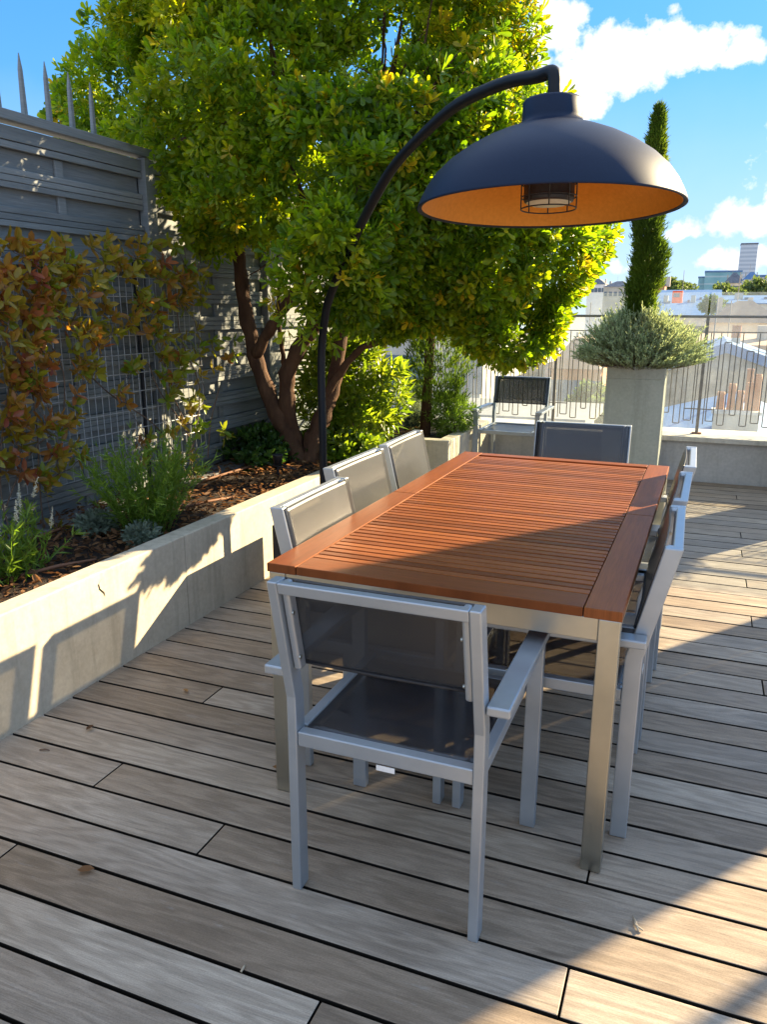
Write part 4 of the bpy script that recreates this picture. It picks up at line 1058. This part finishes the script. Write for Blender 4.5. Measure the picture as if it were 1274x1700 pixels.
# ------------------------------------------------------------------ the city beyond
def wall_mat(name, c0, c1, scale=.25, **k): return mottled(name, c0, c1, scale, .85, bs=.0, fine=2.0, **k)
MAT['cream'] = wall_mat('cream_stucco', (.48, .42, .32), (.58, .51, .41))
MAT['white'] = wall_mat('white_stucco', (.60, .60, .58), (.70, .69, .67))
MAT['tan'] = wall_mat('tan_tile', (.40, .25, .15), (.50, .33, .21))
MAT['orange'] = wall_mat('orange_brick', (.42, .20, .10), (.52, .27, .14))
MAT['zinc'] = (lambda t: t.done(t.principled(t.mix(.35, t.ramp(t.noise(t.obj(), .4, 4), [(.3, (.06, .13, .25)), (.7, (.10, .19, .33))]),
    t.ramp(t.math('FRACT', t.math('MULTIPLY', (lambda s_: (t.l(t.obj(), s_.inputs[0]), s_.outputs[0])[1])(t.n('SeparateXYZ')), 1.6)), [(0, (.2,)*3), (.07, (.55,)*3), (.93, (.55,)*3), (1, (.2,)*3)]), 'OVERLAY'), .45, .25, .5)))(NT('zinc_sheet'))
MAT['slate'] = wall_mat('slate_grey', (.10, .11, .13), (.17, .18, .20), 1)
MAT['rubble'] = mottled('rubble_stone', (.22, .185, .15), (.40, .34, .27), 2.2, .9, bs=.0, fine=6)
MAT['pane'] = mottled('dark_pane', (.05, .07, .09), (.09, .12, .15), .5, .12, spec=.8)
MAT['teal'] = (lambda t: t.done(t.principled(t.mix(t.math('MULTIPLY', t.math('LESS_THAN', t.math('FRACT', t.math('MULTIPLY', (lambda s_: (t.l(t.obj(), s_.inputs[0]), s_.outputs[2])[1])(t.n('SeparateXYZ')), .30)), .22), .5),
    t.ramp(t.noise(t.obj((1, 1, 1)), .12, 4), [(.3, (.13, .28, .30)), (.7, (.22, .40, .42))]), (.45, .5, .5)), .2, .1, .6)))(NT('teal_glass_wall'))
MAT['tower'] = (lambda t: (lambda s_: (t.l(t.obj(), s_.inputs[0]), t.done(t.principled(t.mix(t.math('MULTIPLY', t.math('LESS_THAN', t.math('FRACT', t.math('MULTIPLY', s_.outputs[2], .33)), .5), .45),
    (.50, .53, .56), (.20, .25, .32)), .5, 0, .5)))[1])(t.n('SeparateXYZ')))(NT('tower_bands'))
MAT['street'] = wall_mat('pale_street', (.21, .20, .18), (.28, .265, .24), .1)
MAT['citytree'] = leafmat('city_tree_leaf', [(0, (.07, .11, .04)), (1, (.15, .19, .07))], (2, 2, 1), .3, .6, .2, .6)

GZ = -21.0
tag(MB().box((-1500, 12, GZ-1), (1500, 2500, GZ)).build('city_ground', MAT['street']), kind='structure')
tag(MB().box((-9, -9, GZ), (7.5, 7.6, -.20)).build('building_body', MAT['cream']), 'cream building that carries the terrace', 'building')

def house(name, label, Y, px0, px1, pye, depth=10, wall='cream', roof=None, rk='flat', rh=1.5, wins=None, base=None, rot=0.0, wmat='pane', wsz=(.9, 1.5), cat='building'):
    a = on(1, Y, px0, pye); c = on(1, Y, px1, pye); ze = (a[2]+c[2])/2; W = c[0]-a[0]; zb = GZ if base is None else base
    root = empty(name, (a[0], Y, zb), rot, label, cat)
    h = ze-zb
    MB().box((0, 0, 0), (W, depth, h)).build('wall', MAT[wall], root)
    if roof:
        b = MB(); o_ = .25
        if rk == 'flat': b.box((-o_, -o_, h+.003), (W+o_, depth+o_, h+rh))
        elif rk == 'shed': b.add([(-o_, -o_, h), (W+o_, -o_, h), (W+o_, depth, h+rh), (-o_, depth, h+rh), (-o_, -o_, h+.15), (W+o_, -o_, h+.15), (W+o_, depth, h+rh+.15), (-o_, depth, h+rh+.15)], [(3,2,1,0),(4,5,6,7),(0,1,5,4),(1,2,6,5),(2,3,7,6),(3,0,4,7)])
        elif rk == 'gable_y':   # ridge runs away from the viewer
            b.prism([(-o_, h+.003), (W+o_, h+.003), (W/2, h+rh)], -o_, depth+o_, 'y')
        elif rk == 'chevron':   # stone gable carried up under two thick roof slopes
            MB().prism([(0, h+.003), (W, h+.003), (W/2, h+rh)], 0, depth, 'y').build('gable', MAT[wall], root)
            k = .42; b.prism([(-.5, h-.10), (W/2, h+rh+.004), (W+.5, h-.10), (W+.5, h-.10+k), (W/2, h+rh+k), (-.5, h-.10+k)], -.35, depth+.3, 'y')
        elif rk == 'hip':
            k = min(W, depth)*.4
            b.add([(-o_, -o_, h+.003), (W+o_, -o_, h+.003), (W+o_, depth+o_, h+.003), (-o_, depth+o_, h+.003), (k, k, h+rh), (W-k, k, h+rh), (W-k, depth-k, h+rh), (k, depth-k, h+rh)], [(3,2,1,0),(4,5,6,7),(0,1,5,4),(1,2,6,5),(2,3,7,6),(3,0,4,7)])
        b.build('roof', MAT[roof], root)
    if roof and Y < 340 and rk in ('hip', 'shed', 'gable_y', 'chevron'):
        for u in (.12, .55, .86):
            cw = min(1.1, W*.07); zc = h+rh*(.55 if rk == 'hip' else .45)-.3
            ck = MB().box((W*u, depth*.45, h-.2), (W*u+cw, depth*.45+.7, zc+1.3)).build('chimney', MAT['cream'], root)
            for k in ((.25, .72) if Y < 40 else ()): MB().lathe([(.13, 0), (.11, .5), (.13, .55), (0, .55)], 8, (W*u+cw*k, depth*.45+.35, zc+1.3)).build('chimney_pot', MAT['pot'], ck)
    if rk == 'shed' and Y > 60:
        for u in (.2, .36, .5, .68, .8):
            v = .25+.4*((u*7) % 1); zz = h+rh*(v*depth+.25)/(depth+.25)+.17
            MB().box((W*u, depth*v, zz-.05), (W*u+W*.035, depth*v+1.6, zz+.28)).build('skylight', MAT['pane'], root)
    if roof and Y < 340:
        x = W*.4; MB().tube([(x, depth*.5, h), (x, depth*.5, h+rh+2.2)], .035, 5).build('aerial', MAT['iron'], root)
    if wins:
        nx, zs = wins; first = None
        for zz in zs:
            for i in range(nx):
                x = W*(i+.5)/nx
                if first is None:
                    f = MB().box((-wsz[0]/2, -.06, 0), (wsz[0]/2, .04, wsz[1])).build('window', MAT[wmat], root); first = f
                else:
                    f = first.copy(); COL.objects.link(f); f.parent = root
                f.location = (x, 0, h-zz)
    return root, W, h

house('office_tower', 'tall pale blue banded tower on the skyline', 700, 1232, 1260, 405.5, 16, 'tower', 'slate', 'flat', 1.0)
house('glass_office', 'teal glass office block stepping up below the skyline tower', 420, 1172, 1233, 452, 30, 'teal', 'zinc', 'flat', .8)
house('glass_office', 'low teal glass wing at the left foot of the teal office block', 424, 1161, 1200, 461, 26, 'teal', 'zinc', 'flat', .6)
house('apartment_house', 'old apartment house with dark mansard roof in front of the teal offices', 260, 1204, 1236, 470, 14, 'cream', 'slate', 'hip', 3.0, (6, (2.6, 5.6, 8.6)), wsz=(.9, 1.8))
house('apartment_house', 'cream apartment house with grey roof and windows right of the dark mansard', 240, 1236, 1262, 464, 14, 'white', 'zinc', 'hip', 2.0, (4, (3.0, 6.0)), wsz=(.9, 1.8))
house('gabled_house', 'white house with a blank blue shaded gable at the right of the skyline', 200, 1256, 1310, 460, 16, 'white', 'zinc', 'flat', .5)
house('roofline_block', 'long grey roofed block on the skyline right of the broad tree', 330, 976, 1006, 472, 14, 'white', 'slate', 'hip', 2.2, (5, (3.0,)), wsz=(1.2, 1.6))
house('roofline_block', 'cream block with chimneys on the skyline left of the pillar cypress', 300, 1003, 1052, 476, 14, 'cream', 'slate', 'hip', 2.0, (6, (3.2,)), wsz=(1.1, 1.5))
rt, W, h = house('brick_house', 'small reddish house with a tall chimney right of the pillar cypress', 190, 1086, 1104, 474, 10, 'orange', 'slate', 'shed', 1.2)
MB().box((W-.2, 1, h-.2), (W+1.1, 2.6, h+1.9)).build('chimney', MAT['cream'], rt)
house('zinc_roof_house', 'wide house with a pale zinc roof seen through the glass above the rail', 95, 1078, 1196, 526, 24, 'cream', 'zinc', 'shed', 3.2, (9, (2.6, 5.4)), wsz=(1.0, 1.6))
house('zinc_roof_house', 'long house with a low blue grey roof behind the tan tiled one', 120, 1196, 1420, 505, 14, 'cream', 'zinc', 'shed', 1.2)
house('tiled_house', 'cream house with a tan tiled roof just above the iron rail', 66, 1176, 1300, 536, 9, 'cream', 'tan', 'hip', 1.6, (5, (2.2, 4.6)), wsz=(.8, 1.3))
house('long_house', 'cream house with a row of dormer windows behind the railing diamond', 52, 1080, 1420, 577, 5, 'cream', 'tan', 'shed', .5, (12, (1.7,)), wsz=(.5, .9))
house('stone_house', 'rubble stone house with a broad blue zinc gable roof behind the railing', 36, 1096, 1316, 624, 8, 'rubble', 'zinc', 'chevron', .95)
# nearer roof with its chimney and pots
def near_roof():
    Y0, Y1 = 15.0, 25.5; zE = -1.98
    L = on(1, Y1, 1040, 690); Lm = on(1, Y1, 1095, 678); Mi = on(1, Y1, 1224, 650); Rr = on(1, Y1, 1310, 684); Rf = on(1, Y1, 1430, 720)
    x0 = L[0]; W = Rf[0]-L[0]
    root = empty('zinc_roof_house', (x0, Y0, GZ), 0, 'nearest blue zinc roof just below the parapet coping', 'building')
    top = [(p[0]-x0, Y1-Y0, p[2]-GZ) for p in (L, Lm, Mi, Rr, Rf)]; n = len(top)
    ea = [(p[0], 0, zE-GZ) for p in top]; bk = [(p[0], p[1]+8, p[2]-1.6) for p in top]
    lo = min(p[2] for p in top+ea+bk)-.30
    MB().box((.1, .1, 0), (W-.1, Y1-Y0+7.9, lo)).build('wall', MAT['cream'], root)
    v = ea+top+bk+[(p[0], p[1], lo+.003) for p in ea]+[(p[0], p[1], lo+.003) for p in bk]; f = []
    for k in range(n-1): f += [(k, k+1, n+k+1, n+k), (n+k, n+k+1, 2*n+k+1, 2*n+k), (3*n+k, 3*n+k+1, k+1, k), (2*n+k, 2*n+k+1, 4*n+k+1, 4*n+k), (3*n+k, 4*n+k, 4*n+k+1, 3*n+k+1)]
    f += [(0, n, 2*n, 4*n, 3*n), (n-1, 4*n-1, 5*n-1, 3*n-1, 2*n-1)]
    MB().add(v, f).build('roof', MAT['zinc'], root)
    q = on(1, 20.5, 1183, 712); q2 = on(1, 20.5, 1262, 690)
    st = empty('roof_chimney', (q[0], 20.5, q[2]-.9), 0, 'cream chimney stack with terracotta pots on the nearest zinc roof', 'chimney')
    w = q2[0]-q[0]
    MB().box((0, 0, 0), (w, .55, q2[2]-q[2]+.9)).build('stack', MAT['cream'], st)
    MB().box((-.05, -.05, q2[2]-q[2]+.902), (w+.05, .6, q2[2]-q[2]+.98)).build('cap', MAT['coping'], st)
    for (px, hgt) in [(1195, .42), (1213, .62), (1227, .46), (1243, .66), (1254, .86)]:
        x = on(1, 20.5, px, 690)[0]-q[0]
        MB().lathe([(.095, 0), (.08, hgt*.8), (.095, hgt*.84), (.085, hgt), (.06, hgt), (.06, 0)], 14, (x, .27, q2[2]-q[2]+.98)).build('chimney_pot', MAT['pot'], st, smooth=True)
    x = on(1, 26, 1240, 640)
    b = MB().lathe([(.10, 0), (.085, .9), (.10, 1.0), (.06, 1.0), (.06, 0)], 14)
    o = b.build('chimney_pot', MAT['pot']); o.location = on(1, 24.5, 1241, 672); tag(o, 'single terracotta pot standing behind the pots of the cream stack', 'chimney pot')
near_roof()
# left of the pillar: the street and the houses across it
house('street_house', 'cream house with tall windows across the street behind the lone chair', 42, 640, 800, 560, 12, 'cream', 'zinc', 'gable_y', 3.0, (6, (3.0, 6.2, 9.4, 12.6)), wsz=(1.1, 2.0))
house('street_house', 'pale house with a grey roof left of the orange brick house', 58, 800, 905, 585, 12, 'white', 'slate', 'hip', 2.4, (6, (2.6, 5.6, 8.6, 11.6)), wsz=(1.0, 1.8))
house('orange_house', 'orange brick house with a row of arched windows beside the pillar planter', 50, 916, 992, 612, 16, 'orange', 'tan', 'hip', 1.8, (7, (2.4, 5.2, 8.0)), wsz=(.9, 1.7))
house('blue_house', 'house with a blue grey roof between the orange house and the pillar planter', 75, 985, 1085, 560, 14, 'white', 'zinc', 'hip', 2.2, (6, (2.8, 6.0)), wsz=(1.0, 1.6))
house('low_building', 'low cream outbuilding with a flat pale roof below the lone chair', 24, 700, 960, 704, 4, 'cream', 'street', 'flat', .3)

def city_tree(px, py, Y, r, label, zb=None):
    p = on(1, Y, px, py); z0 = GZ if zb is None else zb
    root = empty('city_tree', (p[0], Y, z0), 0, label, 'tree'); hgt = p[2]-z0
    MB().tube([(0, 0, 0), (0, 0, hgt-r*.7)], [r*.10, r*.05], 8).build('trunk', MAT['bark'], root, smooth=True)
    n = 420; d = unit(rng.normal(0, 1, (n, 3))); q = d*np.array([r, r, r*.85])*(rng.uniform(.6, 1.05, n)+.15*fnoise(d, 5))[:, None]; q[:, 2] += hgt
    V, Fa, T = rosettes(q, d+np.array([0, 0, .3]), 6, r*.24, r*.15, np.clip(rng.normal(.5, .2, n), 0, 1), 20, 85)
    link('crown', fast_mesh('crown', V, Fa, np.clip(T, 0, 1)), MAT['citytree'], root)
for px, py, Y, r, lab in [(1116, 481, 230, 3.2, 'green tree on the skyline just right of the chimney of the reddish house'), (1135, 483, 235, 2.8, 'smaller green tree on the skyline left of the teal offices'),
                          (1205, 493, 140, 2.2, 'round green tree in front of the dark mansard apartment house'), (1262, 494, 150, 3.2, 'wide green tree at the right edge above the blue grey roof'), (1240, 497, 150, 2.2, 'green tree between the round tree and the right edge'),
                          (1183, 506, 80, .9, 'small pale green tree left of the tan tiled roof'), (988, 668, 34, .9, 'street tree beside the orange house low behind the railing'), (1000, 690, 30, .7, 'small street tree next to the foot of the pillar planter')]:
    city_tree(px, py, Y, r, lab)
# orange site machine on the pale roof
p = on(1, 92, 1125, 500)
rt = empty('roof_box', (p[0], 92, p[2]-.2), 0, 'small bright orange cabin on the pale zinc roof', 'cabin')
MB().box((-.52, -.4, 0), (.52, .4, 1.25)).build('body', mottled('orange_paint', (.75, .09, .02), (.8, .12, .03), 2, .5), rt, bevel=.05)
MB().box((-.38, -.45, .6), (.22, -.402, 1.0)).build('window', MAT['pane'], rt)
